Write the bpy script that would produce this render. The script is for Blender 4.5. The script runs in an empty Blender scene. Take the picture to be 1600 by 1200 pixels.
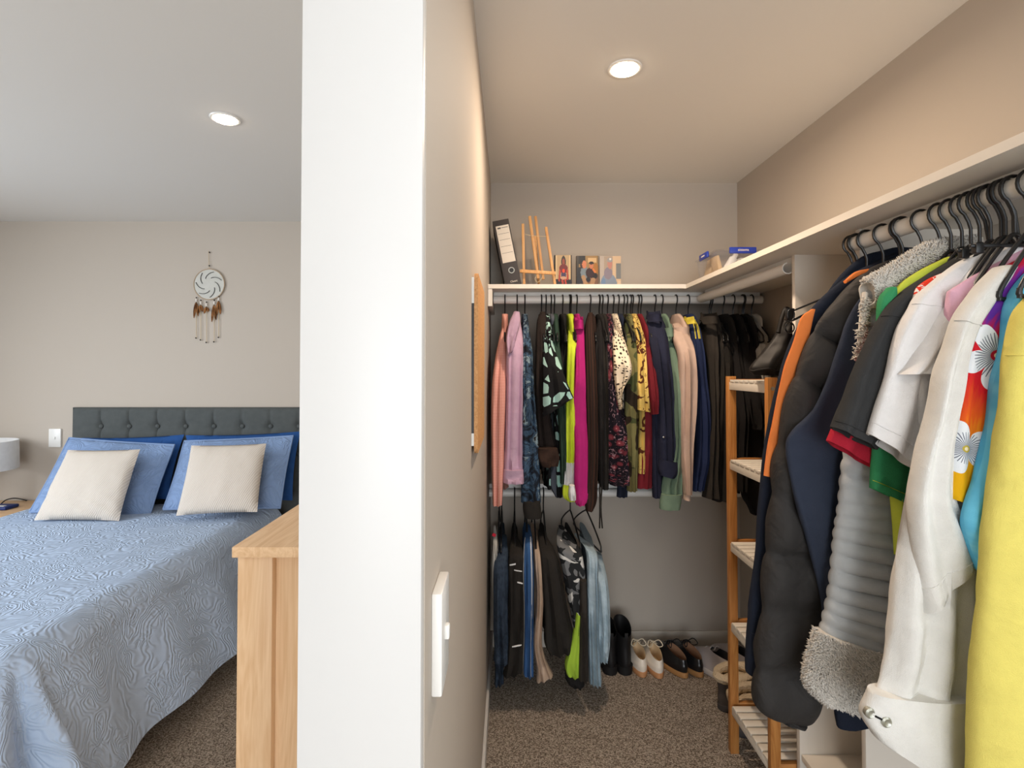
import bpy, bmesh, math, random
from mathutils import Vector, Matrix, noise
random.seed(7)
PI = math.pi
C = bpy.context.scene
COL = C.collection

# ------------------------------------------------------------------ camera
F = 830.0                       # focal length in pixels of the 1600x1200 frame
PITCH = math.radians(1.1)
CX, CY = 795.0, 577.0 - F * math.tan(PITCH)
H = 1.36                        # eye height
cam = bpy.data.cameras.new('camera')
cam_o = bpy.data.objects.new('camera', cam)
COL.objects.link(cam_o)
cam.sensor_width = 36.0
cam.lens = F / 1600 * 36.0
cam.shift_x = -(CX - 800) / 1600
cam.shift_y = (CY - 600) / 1600
cam.clip_start = 0.02
cam_o.location = (0, 0, H)
cam_o.rotation_euler = (PI / 2 + PITCH, 0, 0)
C.camera = cam_o

CEIL = 2.29
BACK_D = F / 315                # closet back wall
BED_D = F / 249.5               # bedroom back wall
POST_D = F / 1495
LEFT_X, REAR_Y = -3.75, -3.4

# ------------------------------------------------------------------ light
def lin(c):
    def f(v):
        v /= 255.0
        return v / 12.92 if v <= 0.04045 else ((v + 0.055) / 1.055) ** 2.4
    return (f(c[0]), f(c[1]), f(c[2]), 1.0)

w = bpy.data.worlds.new('world'); C.world = w; w.use_nodes = True
bg = w.node_tree.nodes['Background']
bg.inputs[0].default_value = (0.80, 0.90, 1.0, 1); bg.inputs[1].default_value = 1.6

def area(name, loc, rot, sx, sy, power, col):
    l = bpy.data.lights.new(name, 'AREA'); l.shape = 'RECTANGLE'; l.size = sx; l.size_y = sy
    l.energy = power; l.color = col
    o = bpy.data.objects.new(name, l); COL.objects.link(o); o.location = loc; o.rotation_euler = rot
    return o
# daylight at the glass door behind the camera and at the bedroom's side window
area('daylight_glass_door', (0.0, REAR_Y - 0.10, 1.10), (PI / 2, 0, 0), 2.5, 2.0, 98, (0.94, 0.97, 1.0))
area('added_right_fill', (1.38, -0.40, 1.50), (PI / 2, 0, PI / 2), 1.3, 1.05, 11, (0.94, 0.97, 1.0))  # added lamp to brighten the partition; this window is invented
area('daylight_side_window', (LEFT_X - 0.42, 0.95, 1.45), (PI / 2 - .80, 0, -PI / 2), 2.2, 1.6, 118, (0.90, 0.95, 1.0))
l2 = bpy.data.lights.new('added_fill_behind_camera', 'AREA'); l2.shape = 'DISK'; l2.size = .09; l2.energy = 6; l2.color = (1.0, 0.90, 0.80); l2.spread = math.radians(172)  # unseen lamp without a fixture, added to lift low wall, carpet and clothes
o2 = bpy.data.objects.new('added_fill_behind_camera', l2); COL.objects.link(o2); o2.location = (0.40, -0.55, CEIL - .01)
C.view_settings.view_transform = 'Standard'
C.view_settings.look = 'None'
C.view_settings.exposure = 0.0
C.view_settings.gamma = 1.0
C.view_settings.use_curve_mapping = False

# ------------------------------------------------------------------ helpers
def W(px, py, s):
    """point seen at pixel (px, py) of the photograph on the plane whose scale is s pixels per metre"""
    d = F / s
    v = -(py - CY) / F
    y = math.cos(PITCH) - math.sin(PITCH) * v
    z = math.sin(PITCH) + math.cos(PITCH) * v
    k = d / y
    return Vector(((px - CX) / F * k, d, H + z * k))

def wpos(o):
    p = Vector((0, 0, 0))
    while o is not None:
        p += o.location; o = o.parent
    return p

def thing(name, label, cat, loc, group=None):
    o = bpy.data.objects.new(name, None); COL.objects.link(o)
    o.empty_display_size = 0.05
    o.location = loc; o['label'] = label; o['category'] = cat
    if group: o['group'] = group
    return o

def tag(o, label, cat, group=None):
    o['label'] = label; o['category'] = cat
    if group: o['group'] = group
    return o

def finish(bm, angle=38):
    bm.normal_update()
    ca = math.radians(angle)
    for f in bm.faces: f.smooth = True
    for e in bm.edges:
        if len(e.link_faces) == 2 and e.calc_face_angle(0) > ca: e.smooth = False

def obj(name, bm, mats, parent=None, label=None, angle=38, fix=False, kind=None, base=None):
    """link a bmesh built in world coordinates as one object"""
    if fix: bmesh.ops.recalc_face_normals(bm, faces=bm.faces)
    finish(bm, angle)
    off = wpos(parent) if parent is not None else (base if base is not None else Vector((0, 0, 0)))
    if off.length: bmesh.ops.translate(bm, verts=bm.verts, vec=-off)
    me = bpy.data.meshes.new(name); bm.to_mesh(me); bm.free()
    for m in (mats if isinstance(mats, (list, tuple)) else [mats]): me.materials.append(m)
    o = bpy.data.objects.new(name, me); COL.objects.link(o)
    if parent is not None: o.parent = parent
    elif base is not None: o.location = base
    if label: o['label'] = label
    if kind: o['kind'] = kind
    return o

def struct(name, bm, m, parent=None):
    o = obj(name, bm, m, parent, fix=True)
    if parent is None: o['kind'] = 'structure'
    return o

def add_box(bm, lo, hi, bev=0.0, rot=None, pivot=None, seg=2):
    lo = Vector(lo); hi = Vector(hi)
    r = bmesh.ops.create_cube(bm, size=1.0)
    vs = r['verts']; c = (lo + hi) / 2; sz = hi - lo
    for v in vs: v.co = Vector((v.co.x * sz.x, v.co.y * sz.y, v.co.z * sz.z)) + c
    if bev > 0:
        es = list({e for v in vs for e in v.link_edges})
        rr = bmesh.ops.bevel(bm, geom=es, offset=min(bev, min(abs(q) for q in sz) * 0.45), segments=seg, affect='EDGES', profile=0.5)
        vs = list({v for f in rr['faces'] for v in f.verts} | {v for v in vs if v.is_valid})
    if rot is not None: bmesh.ops.rotate(bm, verts=vs, cent=pivot if pivot is not None else c, matrix=rot)
    return vs

def boxbm(lo, hi, bev=0.0, rot=None, pivot=None):
    bm = bmesh.new(); add_box(bm, lo, hi, bev, rot, pivot); return bm

def beam(bm, a, b, w1, w2, up=Vector((0, 0, 1)), bev=0.002):
    """rectangular bar from a to b"""
    a = Vector(a); b = Vector(b); d = (b - a); L = d.length; d.normalize()
    x = d.cross(up)
    if x.length < 1e-4: x = d.cross(Vector((0, 1, 0)))
    x.normalize(); y = x.cross(d).normalized()
    m = Matrix((x, d, y)).transposed()
    vs = add_box(bm, (-w1 / 2, 0, -w2 / 2), (w1 / 2, L, w2 / 2), bev)
    for v in vs: v.co = m @ v.co + a

def cr(pts, t):
    """Catmull-Rom through pts, t in 0..1"""
    n = len(pts) - 1
    x = max(0.0, min(1.0, t)) * n; i = min(int(x), n - 1); f = x - i
    p1 = pts[i]; p2 = pts[i + 1]
    p0 = pts[i - 1] if i > 0 else p1 * 2 - p2
    p3 = pts[i + 2] if i + 2 <= n else p2 * 2 - p1
    return 0.5 * ((2 * p1) + (p2 - p0) * f + (2 * p0 - 5 * p1 + 4 * p2 - p3) * f * f + (3 * p1 - p0 - 3 * p2 + p3) * f * f * f)

def add_tube(bm, pts, r, seg=8, smooth_n=0, cap=True):
    pts = [Vector(p) for p in pts]
    if smooth_n: pts = [cr(pts, i / smooth_n) for i in range(smooth_n + 1)]
    rings = []; prev = None
    for i, p in enumerate(pts):
        d = (pts[min(i + 1, len(pts) - 1)] - pts[max(i - 1, 0)])
        if d.length < 1e-9: d = Vector((0, 0, 1))
        d.normalize()
        if prev is None:
            x = d.cross(Vector((0, 0, 1)))
            if x.length < 0.05: x = d.cross(Vector((0, 1, 0)))
        else:
            x = prev - d * prev.dot(d)
        x.normalize(); prev = x; y = d.cross(x)
        rr = r[i] if isinstance(r, (list, tuple)) else r
        rings.append([bm.verts.new(p + x * (rr * math.cos(2 * PI * k / seg)) + y * (rr * math.sin(2 * PI * k / seg))) for k in range(seg)])
    for a, b in zip(rings, rings[1:]):
        for k in range(seg):
            bm.faces.new((a[k], a[(k + 1) % seg], b[(k + 1) % seg], b[k]))
    if cap:
        bm.faces.new(rings[0][::-1]); bm.faces.new(rings[-1])

def tubebm(pts, r, seg=8, smooth_n=0):
    bm = bmesh.new(); add_tube(bm, pts, r, seg, smooth_n); return bm

def add_lathe(bm, c, prof, seg=32, axis='z', close=True):
    c = Vector(c); rings = []
    for r, z in prof:
        ring = []
        for k in range(seg):
            a = 2 * PI * k / seg
            if axis == 'z': p = Vector((r * math.cos(a), r * math.sin(a), z))
            elif axis == 'y': p = Vector((r * math.cos(a), z, r * math.sin(a)))
            else: p = Vector((z, r * math.cos(a), r * math.sin(a)))
            ring.append(bm.verts.new(c + p))
        rings.append(ring)
    for a, b in zip(rings, rings[1:]):
        for k in range(seg): bm.faces.new((a[k], a[(k + 1) % seg], b[(k + 1) % seg], b[k]))
    if close:
        bm.faces.new(rings[0][::-1]); bm.faces.new(rings[-1])

def lathebm(c, prof, seg=32, axis='z', close=True):
    bm = bmesh.new(); add_lathe(bm, c, prof, seg, axis, close); return bm

def add_prism(bm, poly, vec):
    """extrude a planar polygon (list of Vectors) along vec"""
    vec = Vector(vec); a = [bm.verts.new(p) for p in poly]; b = [bm.verts.new(Vector(p) + vec) for p in poly]
    n = len(a)
    bm.faces.new(a[::-1]); bm.faces.new(b)
    for k in range(n): bm.faces.new((a[k], a[(k + 1) % n], b[(k + 1) % n], b[k]))

class Loft:
    """cloth shape between two side lines L and R: closed cross-sections, flattened, with folds"""
    def __init__(s, L, R, depth, n, p=2.3, fold=(2.2, 0.25), wr=0.004, mod=None, seed=0, wfreq=9.0):
        s.L = [Vector(v) for v in L]; s.R = [Vector(v) for v in R]
        s.depth = [Vector((d, 0, 0)) for d in depth] if isinstance(depth, (list, tuple)) else None
        s.d0 = depth if s.depth is None else 0
        s.n = Vector(n).normalized(); s.p = p; s.fold = fold; s.wr = wr; s.mod = mod; s.seed = seed; s.wf = wfreq
        s.len = sum((((s.L[i + 1] + s.R[i + 1]) - (s.L[i] + s.R[i])) / 2).length for i in range(len(s.L) - 1))
    def wid(s): return max((a - b).length for a, b in zip(s.L, s.R))
    def at(s, t, th, off=0.0):
        l = cr(s.L, t); r = cr(s.R, t)
        d = s.d0 if s.depth is None else cr(s.depth, t).x
        c = (l + r) / 2; a = (r - l) / 2
        ka = kd = 1.0
        if s.mod: ka, kd = s.mod(t)
        co = math.cos(th); si = math.sin(th); e = 2 / s.p
        x = math.copysign(abs(co) ** e, co); y = math.copysign(abs(si) ** e, si)
        fr, am = s.fold
        ph = s.seed * 1.7
        y2 = y * (1 + am * min(1, t * 1.6) * math.sin(fr * PI * x + ph + 1.3 * math.sin(3 * t + ph)))
        al = max(a.length, 1e-6)
        q = c + a * (x * ka * (1 + off / al)) + s.n * (y2 * d * kd + math.copysign(off, y) * min(1, abs(y) * 2))
        if s.wr:
            nz = noise.noise(q * s.wf + Vector((s.seed * 3.1, 0, 0))) + 0.5 * noise.noise(q * s.wf * 2.7 + Vector((0, s.seed, 0)))
            q = q + s.n * (nz * s.wr * (1 if y >= 0 else -1)) + a * (nz * s.wr * 0.35 / al * x)
        return q
    def mesh(s, t0=0.0, t1=1.0, th0=None, th1=None, off=0.0, nt=24, nth=24, hollow=True):
        bm = bmesh.new(); uv = bm.loops.layers.uv.new('UVMap')
        closed = th0 is None
        rows = []; wd = s.wid()
        cols = nth if closed else nth + 1
        for i in range(nt + 1):
            t = t0 + (t1 - t0) * i / nt
            row = []
            for k in range(cols):
                th = (PI - 2 * PI * k / nth) if closed else th0 + (th1 - th0) * k / nth
                row.append((bm.verts.new(s.at(t, th, off)), th, t))
            rows.append(row)
        def U(th, back): 
            x = math.cos(th); return (x * 0.5 + 0.5) * wd * 1.0 + (wd * 1.13 if back else 0)
        def face(q, back):
            try: f = bm.faces.new([v[0] for v in q])
            except ValueError: return
            for lp, v in zip(f.loops, q): lp[uv].uv = (U(v[1], back), (1 - v[2]) * s.len)
        for i in range(nt):
            for k in range(nth):
                k2 = (k + 1) % cols
                a, b, c, d = rows[i][k], rows[i][k2], rows[i + 1][k2], rows[i + 1][k]
                back = math.sin((a[1] + (-(2 * PI / nth) / 2 if closed else 0))) < 0
                face((a, d, c, b), back)
        if closed:
            bm.faces.new([v[0] for v in rows[0]])
            if hollow:
                last = [v[0] for v in rows[-1]]
                cen = sum((v.co for v in last), Vector()) / len(last)
                t_in = max(0.0, t1 - min(0.35, 0.03 / max(s.len, 1e-4)) * 1.0)
                up = (s.at(t_in, PI / 2) + s.at(t_in, -PI / 2)) / 2 - (s.at(t1, PI / 2) + s.at(t1, -PI / 2)) / 2
                r1 = [bm.verts.new(cen + (v.co - cen) * 0.90) for v in last]
                r2 = [bm.verts.new(cen + (v.co - cen) * 0.80 + up) for v in last]
                for A, B in ((last, r1), (r1, r2)):
                    for k in range(nth): bm.faces.new((A[k], B[k], B[(k + 1) % nth], A[(k + 1) % nth]))
                bm.faces.new(r2[::-1])
            else:
                bm.faces.new([v[0] for v in rows[-1]][::-1])
        else:
            # give an open patch a little thickness by folding its rim inwards
            pass
        return bm

def pillow_bm(c00, c10, c11, c01, thick, nrm, n=22, wr=0.006, pinch=0.06, seed=0, fold=0.0):
    """stuffed cushion: corners bottom-left, bottom-right, top-right, top-left"""
    bm = bmesh.new(); uv = bm.loops.layers.uv.new('UVMap'); nrm = Vector(nrm).normalized()
    c00, c10, c11, c01 = [Vector(c) for c in (c00, c10, c11, c01)]
    wu = (c10 - c00).length; wv = (c01 - c00).length
    def pt(u, v, side):
        # sides bow inwards between the corners
        uu = u; vv = v
        bu = pinch * 4 * u * (1 - u); bv = pinch * 4 * v * (1 - v)
        uu = 0.5 + (u - 0.5) * (1 - bv * 0.9); vv = 0.5 + (v - 0.5) * (1 - bu * 0.9)
        p = (c00 * (1 - uu) + c10 * uu) * (1 - vv) + (c01 * (1 - uu) + c11 * uu) * vv
        h = max(0.0, (1 - (2 * u - 1) ** 2)) ** 0.5 * max(0.0, (1 - (2 * v - 1) ** 2)) ** 0.5
        h = h ** 0.8
        edge = min(1, h * 2.5)
        nz = noise.noise(p * 11 + Vector((seed, 0, 0))) + 0.6 * noise.noise(p * 27 + Vector((0, seed, 0)))
        fo = fold * math.sin(38 * (u * 0.55 + v * 0.9) + 2 * noise.noise(p * 6)) * max(0, 1 - v * 2.2) * edge
        return p + nrm * (side * (thick * h + (nz * wr + fo) * edge))
    g = {}
    for side in (1, -1):
        for i in range(n + 1):
            for j in range(n + 1):
                rim = i in (0, n) or j in (0, n)
                key = (i, j, 0 if rim else side)
                if key not in g: g[key] = bm.verts.new(pt(i / n, j / n, side))
    for side in (1, -1):
        for i in range(n):
            for j in range(n):
                q = []
                for a, b in ((i, j), (i + 1, j), (i + 1, j + 1), (i, j + 1)):
                    rim = a in (0, n) or b in (0, n)
                    q.append((g[(a, b, 0 if rim else side)], a / n * wu, b / n * wv))
                if side < 0: q = q[::-1]
                f = bm.faces.new([x[0] for x in q])
                for lp, x in zip(f.loops, q): lp[uv].uv = (x[1], x[2])
    bm.normal_update()
    return bm

def text_bm(body, size, origin, ux, uy, depth=0.0006):
    """lettering as a thin mesh; origin = centre, ux / uy = unit reading and up directions"""
    cu = bpy.data.curves.new('lettering', 'FONT'); cu.body = body; cu.size = size
    cu.align_x = 'CENTER'; cu.align_y = 'CENTER'; cu.extrude = depth; cu.resolution_u = 3
    o = bpy.data.objects.new('lettering', cu); COL.objects.link(o)
    dg = bpy.context.evaluated_depsgraph_get()
    me = bpy.data.meshes.new_from_object(o.evaluated_get(dg))
    COL.objects.unlink(o); bpy.data.objects.remove(o); bpy.data.curves.remove(cu)
    bm = bmesh.new(); bm.from_mesh(me); bpy.data.meshes.remove(me)
    ux = Vector(ux).normalized(); uy = Vector(uy).normalized(); uz = ux.cross(uy)
    for v in bm.verts: v.co = Vector(origin) + ux * v.co.x + uy * v.co.y + uz * v.co.z
    return bm

# ------------------------------------------------------------------ materials
class NT:
    def __init__(s, name, rough=0.8, spec=0.3):
        s.m = bpy.data.materials.new(name); s.m.use_nodes = True
        s.t = s.m.node_tree; s.b = s.t.nodes['Principled BSDF']
        s.b.inputs['Roughness'].default_value = rough
        s.b.inputs['Specular IOR Level'].default_value = spec
    def n(s, typ, ins=None, **kw):
        nd = s.t.nodes.new(typ)
        for k, v in kw.items(): setattr(nd, k, v)
        for k, v in (ins or {}).items():
            if hasattr(v, 'is_output') or isinstance(v, bpy.types.NodeSocket): s.t.links.new(v, nd.inputs[k])
            else: nd.inputs[k].default_value = v
        return nd
    def coord(s, kind='Object', scale=(1, 1, 1), rot=(0, 0, 0), loc=(0, 0, 0)):
        tc = s.n('ShaderNodeTexCoord')
        return s.n('ShaderNodeMapping', {'Vector': tc.outputs[kind], 'Scale': scale, 'Rotation': rot, 'Location': loc}).outputs[0]
    def noise(s, v, scale, detail=3, rough=0.5, dist=0.0):
        return s.n('ShaderNodeTexNoise', {'Vector': v, 'Scale': scale, 'Detail': detail, 'Roughness': rough, 'Distortion': dist})
    def vor(s, v, scale, feature='F1', rnd=1.0):
        return s.n('ShaderNodeTexVoronoi', {'Vector': v, 'Scale': scale, 'Randomness': rnd}, feature=feature)
    def math(s, op, a, b=0.0, c=0.0):
        return s.n('ShaderNodeMath', {0: a, 1: b, 2: c}, operation=op).outputs[0]
    def ramp(s, fac, stops, interp='LINEAR'):
        nd = s.n('ShaderNodeValToRGB', {'Fac': fac}); r = nd.color_ramp; r.interpolation = interp
        while len(r.elements) < len(stops): r.elements.new(0.5)
        for e, (p, c) in zip(r.elements, stops): e.position = p; e.color = lin(c)
        return nd.outputs[0]
    def mix(s, fac, a, b, blend='MIX'):
        nd = s.n('ShaderNodeMix', data_type='RGBA', blend_type=blend)
        for key, v in ((0, fac), (6, a), (7, b)):
            if isinstance(v, bpy.types.NodeSocket): s.t.links.new(v, nd.inputs[key])
            else: nd.inputs[key].default_value = v
        return nd.outputs[2]
    def color(s, v):
        if isinstance(v, bpy.types.NodeSocket): s.t.links.new(v, s.b.inputs['Base Color'])
        else: s.b.inputs['Base Color'].default_value = v
    def bump(s, h, strength=0.3, dist=0.01):
        nd = s.n('ShaderNodeBump', {'Height': h, 'Strength': strength, 'Distance': dist})
        s.t.links.new(nd.outputs[0], s.b.inputs['Normal']); return nd

_mc = {}
def plain(name, rgb, rough=0.6, spec=0.3, var=0.04, metal=0.0):
    if name in _mc: return _mc[name]
    k = NT(name, rough, spec); v = k.coord()
    nz = k.noise(v, 6.0, 2).outputs['Fac']
    a = lin(rgb); lo = tuple(c * (1 - var) for c in a[:3]) + (1,); hi = tuple(min(1, c * (1 + var)) for c in a[:3]) + (1,)
    k.color(k.mix(nz, lo, hi)); k.b.inputs['Metallic'].default_value = metal
    _mc[name] = k.m; return k.m

def fabric(name, rgb, rough=0.92, weave=900, strength=0.12, var=0.10, sheen=0.0, wr=0.25):
    """plain cloth: faint colour mottling, weave and soft creases"""
    if name in _mc: return _mc[name]
    g_ = rgb[0] * .3 + rgb[1] * .5 + rgb[2] * .2; rgb = tuple(c * .86 + g_ * .14 for c in rgb)
    k = NT(name, rough, 0.15); v = k.coord()
    nz = k.noise(v, 35.0, 4).outputs['Fac']
    a = lin(rgb); lo = tuple(c * (1 - var) for c in a[:3]) + (1,); hi = tuple(min(1, c * (1 + var)) for c in a[:3]) + (1,)
    k.color(k.mix(nz, lo, hi))
    fine = k.noise(v, weave, 1).outputs['Fac']
    big = k.noise(v, 14.0, 3, 0.55, 0.6).outputs['Fac']
    h = k.math('ADD', k.math('MULTIPLY', fine, strength), k.math('MULTIPLY', big, wr * 3))
    k.bump(h, 0.75, 0.010)
    _mc[name] = k.m; return k.m

def wall_paint(name, rgb):
    k = NT(name, 0.75, 0.25); v = k.coord()
    k.color(lin(rgb)); k.bump(k.noise(v, 260, 2).outputs['Fac'], 0.06, 0.002)
    return k.m

def wood(name, dark, light, axis=2, scale=1.0, rough=0.45):
    k = NT(name, rough, 0.35)
    sc = [14 * scale, 14 * scale, 14 * scale]; sc[axis] = 1.1 * scale
    v = k.coord('Object', tuple(sc))
    n1 = k.noise(v, 1.0, 4, 0.55, 1.2).outputs['Fac']
    g = k.math('FRACT', k.math('MULTIPLY', n1, 7.0))
    g = k.math('ABSOLUTE', k.math('SUBTRACT', g, 0.5))
    sf = [160 * scale, 160 * scale, 160 * scale]; sf[axis] = 5 * scale
    fine = k.noise(k.coord('Object', tuple(sf)), 1.0, 3).outputs['Fac']
    f = k.math('ADD', k.math('MULTIPLY', g, 0.7), k.math('MULTIPLY', fine, 0.75))
    k.color(k.ramp(f, [(0.25, dark), (0.75, light)]))
    k.bump(fine, 0.08, 0.001)
    return k.m

M = {}
M['wall'] = wall_paint('wall_paint', (190, 180, 168))
M['ceil'] = wall_paint('ceiling_paint', (232, 229, 223))
M['trimwhite'] = plain('white_trim', (212, 211, 209), 0.38, 0.4, 0.005)
M['plastic_white'] = plain('white_plastic', (236, 235, 231), 0.3, 0.5, 0.005)
M['melamine'] = plain('melamine', (226, 219, 208), 0.45, 0.4, 0.01)
M['railwhite'] = plain('rail_white', (228, 226, 221), 0.35, 0.5, 0.01)
M['black_plastic'] = plain('black_plastic', (24, 24, 25), 0.35, 0.5, 0.05)
M['metal'] = plain('brushed_metal', (170, 168, 160), 0.3, 0.5, 0.02, 1.0)
k = NT('carpet', 0.97, 0.05); v = k.coord()
n1 = k.noise(v, 190, 2, 0.6).outputs['Fac']; n2 = k.vor(v, 240).outputs['Color']
n2 = k.n('ShaderNodeSeparateColor', {0: n2}).outputs[0]
f = k.math('ADD', k.math('MULTIPLY', n1, 0.9), k.math('MULTIPLY', n2, 0.35))
k.color(k.ramp(f, [(0.35, (88, 78, 69)), (0.58, (146, 133, 120)), (0.80, (206, 193, 178))]))
k.bump(f, 0.9, 0.012); M['carpet'] = k.m
M['oak_z'] = wood('oak_upright', (207, 166, 124), (222, 186, 146), 2)
M['oak_y'] = wood('oak_top', (207, 166, 124), (224, 188, 148), 1)
M['oak_x'] = wood('oak_rail', (207, 166, 124), (222, 186, 146), 0)
M['bamboo_z'] = wood('bamboo_upright', (168, 106, 50), (196, 136, 74), 2, 1.4)
M['bamboo_x'] = wood('bamboo_rail', (168, 106, 50), (196, 136, 74), 0, 1.4)
M['pine'] = wood('pine', (196, 140, 84), (220, 172, 114), 2, 2.0)
M['slat'] = plain('white_slat', (232, 226, 214), 0.4, 0.4, 0.01)
# ------------------------------------------------------------------ the room
def quad_wall(name, a, b, z0, z1, t, m):
    """wall slab from plan point a to b; thickness t to the left of a->b"""
    a = Vector((a[0], a[1], 0)); b = Vector((b[0], b[1], 0)); d = (b - a).normalized(); nrm = Vector((-d.y, d.x, 0)) * t
    bm = bmesh.new()
    add_prism(bm, [a + Vector((0, 0, z0)), b + Vector((0, 0, z0)), b + nrm + Vector((0, 0, z0)), a + nrm + Vector((0, 0, z0))], (0, 0, z1 - z0))
    return struct(name, bm, m)

RW_FAR = W(1151.6, 300, 315).x            # right wall plan points
RW_NEAR = RW_FAR + 0.03
PL = -0.0895                                # partition faces
PR_L = -0.2190
struct('floor', boxbm((LEFT_X - 0.1, REAR_Y - 0.1, -0.06), (1.60, BED_D + 0.12, 0.0)), M['carpet'])
struct('ceiling', boxbm((LEFT_X - 0.1, REAR_Y - 0.1, CEIL), (1.60, BED_D + 0.12, CEIL + 0.06)), M['ceil'])
quad_wall('wall_back_bedroom', (PR_L - 0.0, BED_D), (LEFT_X - 0.1, BED_D), 0, CEIL, -0.1, M['wall'])
quad_wall('wall_back_closet', (RW_FAR + 0.15, BACK_D), (PL - 0.005, BACK_D), 0, CEIL, -0.1, M['wall'])
RWN = Vector((RW_NEAR + .06, REAR_Y - .1)); RWF = Vector((RW_FAR, BACK_D))
def rw_at(y): return RWN.lerp(RWF, (y - RWN.y) / (RWF.y - RWN.y))
bm = bmesh.new()
for ya, yb, z0, z1 in ((REAR_Y - .1, -1.1, 0, CEIL), (.3, BACK_D, 0, CEIL), (-1.1, .3, 0, .90), (-1.1, .3, 2.08, CEIL)):
    a, b = rw_at(ya), rw_at(yb)
    add_prism(bm, [Vector((a.x, a.y, z0)), Vector((a.x + .1, a.y, z0)), Vector((b.x + .1, b.y, z0)), Vector((b.x, b.y, z0))], (0, 0, z1 - z0))
struct('wall_right', bm, M['wall'])
# partition between bedroom and closet
struct('wall_partition', boxbm((PR_L + 0.004, POST_D + 0.016, 0), (PL, BED_D, CEIL), 0.0), M['wall'])
# left wall with window opening
wl = bmesh.new()
for lo, hi in (((-.1, REAR_Y - .1, 0), (0, -.2, CEIL)), ((-.1, 2.1, 0), (0, BED_D, CEIL)), ((-.1, -.2, 0), (0, 2.1, .50)), ((-.1, -.2, 2.05), (0, 2.1, CEIL))):
    add_box(wl, (lo[0] + LEFT_X, lo[1], lo[2]), (hi[0] + LEFT_X, hi[1], hi[2]))
struct('wall_left', wl, M['wall'])
wr_ = bmesh.new()
for lo, hi in (((LEFT_X, 0), (-1.4, CEIL)), ((1.2, 0), (1.5, CEIL)), ((-1.4, 2.14), (1.2, CEIL))):
    add_box(wr_, (lo[0], REAR_Y - .1, lo[1]), (hi[0], REAR_Y, hi[1]))
struct('wall_rear', wr_, M['wall'])
def window(name, axis, c0, c1, z0, z1, at):
    bm = bmesh.new(); t = 0.045
    def b(p0, p1, q0, q1):
        if axis == 'y': add_box(bm, (at - .06, p0, q0), (at - .01, p1, q1), .004)
        else: add_box(bm, (p0, at - .06, q0), (p1, at - .01, q1), .004)
    b(c0, c1, z0, z0 + t); b(c0, c1, z1 - t, z1); b(c0, c0 + t, z0, z1); b(c1 - t, c1, z0, z1); b((c0 + c1) / 2 - t / 2, (c0 + c1) / 2 + t / 2, z0, z1)
    struct(name, bm, M['trimwhite'])
window('window_1', 'y', -.2, 2.1, .50, 2.05, LEFT_X)
window('added_right_window', 'y', -1.1, .3, .90, 2.08, rw_at(-.4).x + .09)  # invented frame in the right wall gap, added for the extra fill lamp
window('door_1', 'x', -1.4, 1.2, 0, 2.14, REAR_Y)
# white jamb on the end of the partition
struct('trim_1', boxbm((W(467, 600, 1495).x, POST_D, 0.0), (W(659.5, 600, 1495).x, POST_D + 0.02, CEIL), 0.0025), M['trimwhite'])
# skirting
BH = 0.078
struct('baseboard_back', boxbm((PL + .012, BACK_D - 0.012, 0), (RW_FAR, BACK_D, BH), 0.004), M['melamine'])
struct('baseboard_partition', boxbm((PL, POST_D + 0.03, 0), (PL + 0.012, BACK_D, BH), 0.004), M['trimwhite'])
struct('baseboard_right', boxbm((RW_FAR - 0.012, 1.62, 0), (RW_FAR + 0.002, BACK_D - .012, BH), 0.004), M['melamine'])
struct('baseboard_bedroom', boxbm((LEFT_X, BED_D - 0.012, 0), (PR_L, BED_D, BH), 0.004), M['trimwhite'])

# ------------------------------------------------------------------ downlights
def emit(name, col, st):
    m = bpy.data.materials.new(name); m.use_nodes = True; t = m.node_tree
    b = t.nodes['Principled BSDF']; b.inputs['Emission Color'].default_value = col; b.inputs['Emission Strength'].default_value = st
    b.inputs['Base Color'].default_value = (0.9, 0.9, 0.88, 1)
    return m
M['glow'] = emit('lamp_glow', (1.0, 0.80, 0.58, 1), 26)
HC = CEIL - H
def downlight(px, py, label, power):
    s = (577 - py) / HC; p = W(px, py, s)
    t = thing('downlight', label, 'ceiling light', (p.x, p.y, CEIL), 'recessed ceiling downlights')
    obj('lamp_ring', lathebm((p.x, p.y, CEIL), [(.040, .0), (.041, -.0035), (.046, -.0045), (.051, -.0035), (.053, 0)], 40), M['plastic_white'], t)
    obj('diffuser', lathebm((p.x, p.y, CEIL), [(.0402, -.0005), (.0402, -.006), (.033, -.0095), (.002, -.011)], 40), M['glow'], t, 'glowing warm white lens')
    l = bpy.data.lights.new('downlight_beam', 'AREA'); l.shape = 'DISK'; l.size = .075; l.energy = power; l.color = (1.0, 0.79, 0.60); l.spread = math.radians(172)
    o = bpy.data.objects.new('downlight_beam', l); COL.objects.link(o); o.parent = t; o.location = (0, 0, -0.014)
downlight(976, 102, 'round recessed ceiling downlight glowing warm white above the closet floor', 12)
downlight(352, 182, 'round recessed ceiling downlight glowing above the bed', 1.6)

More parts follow.
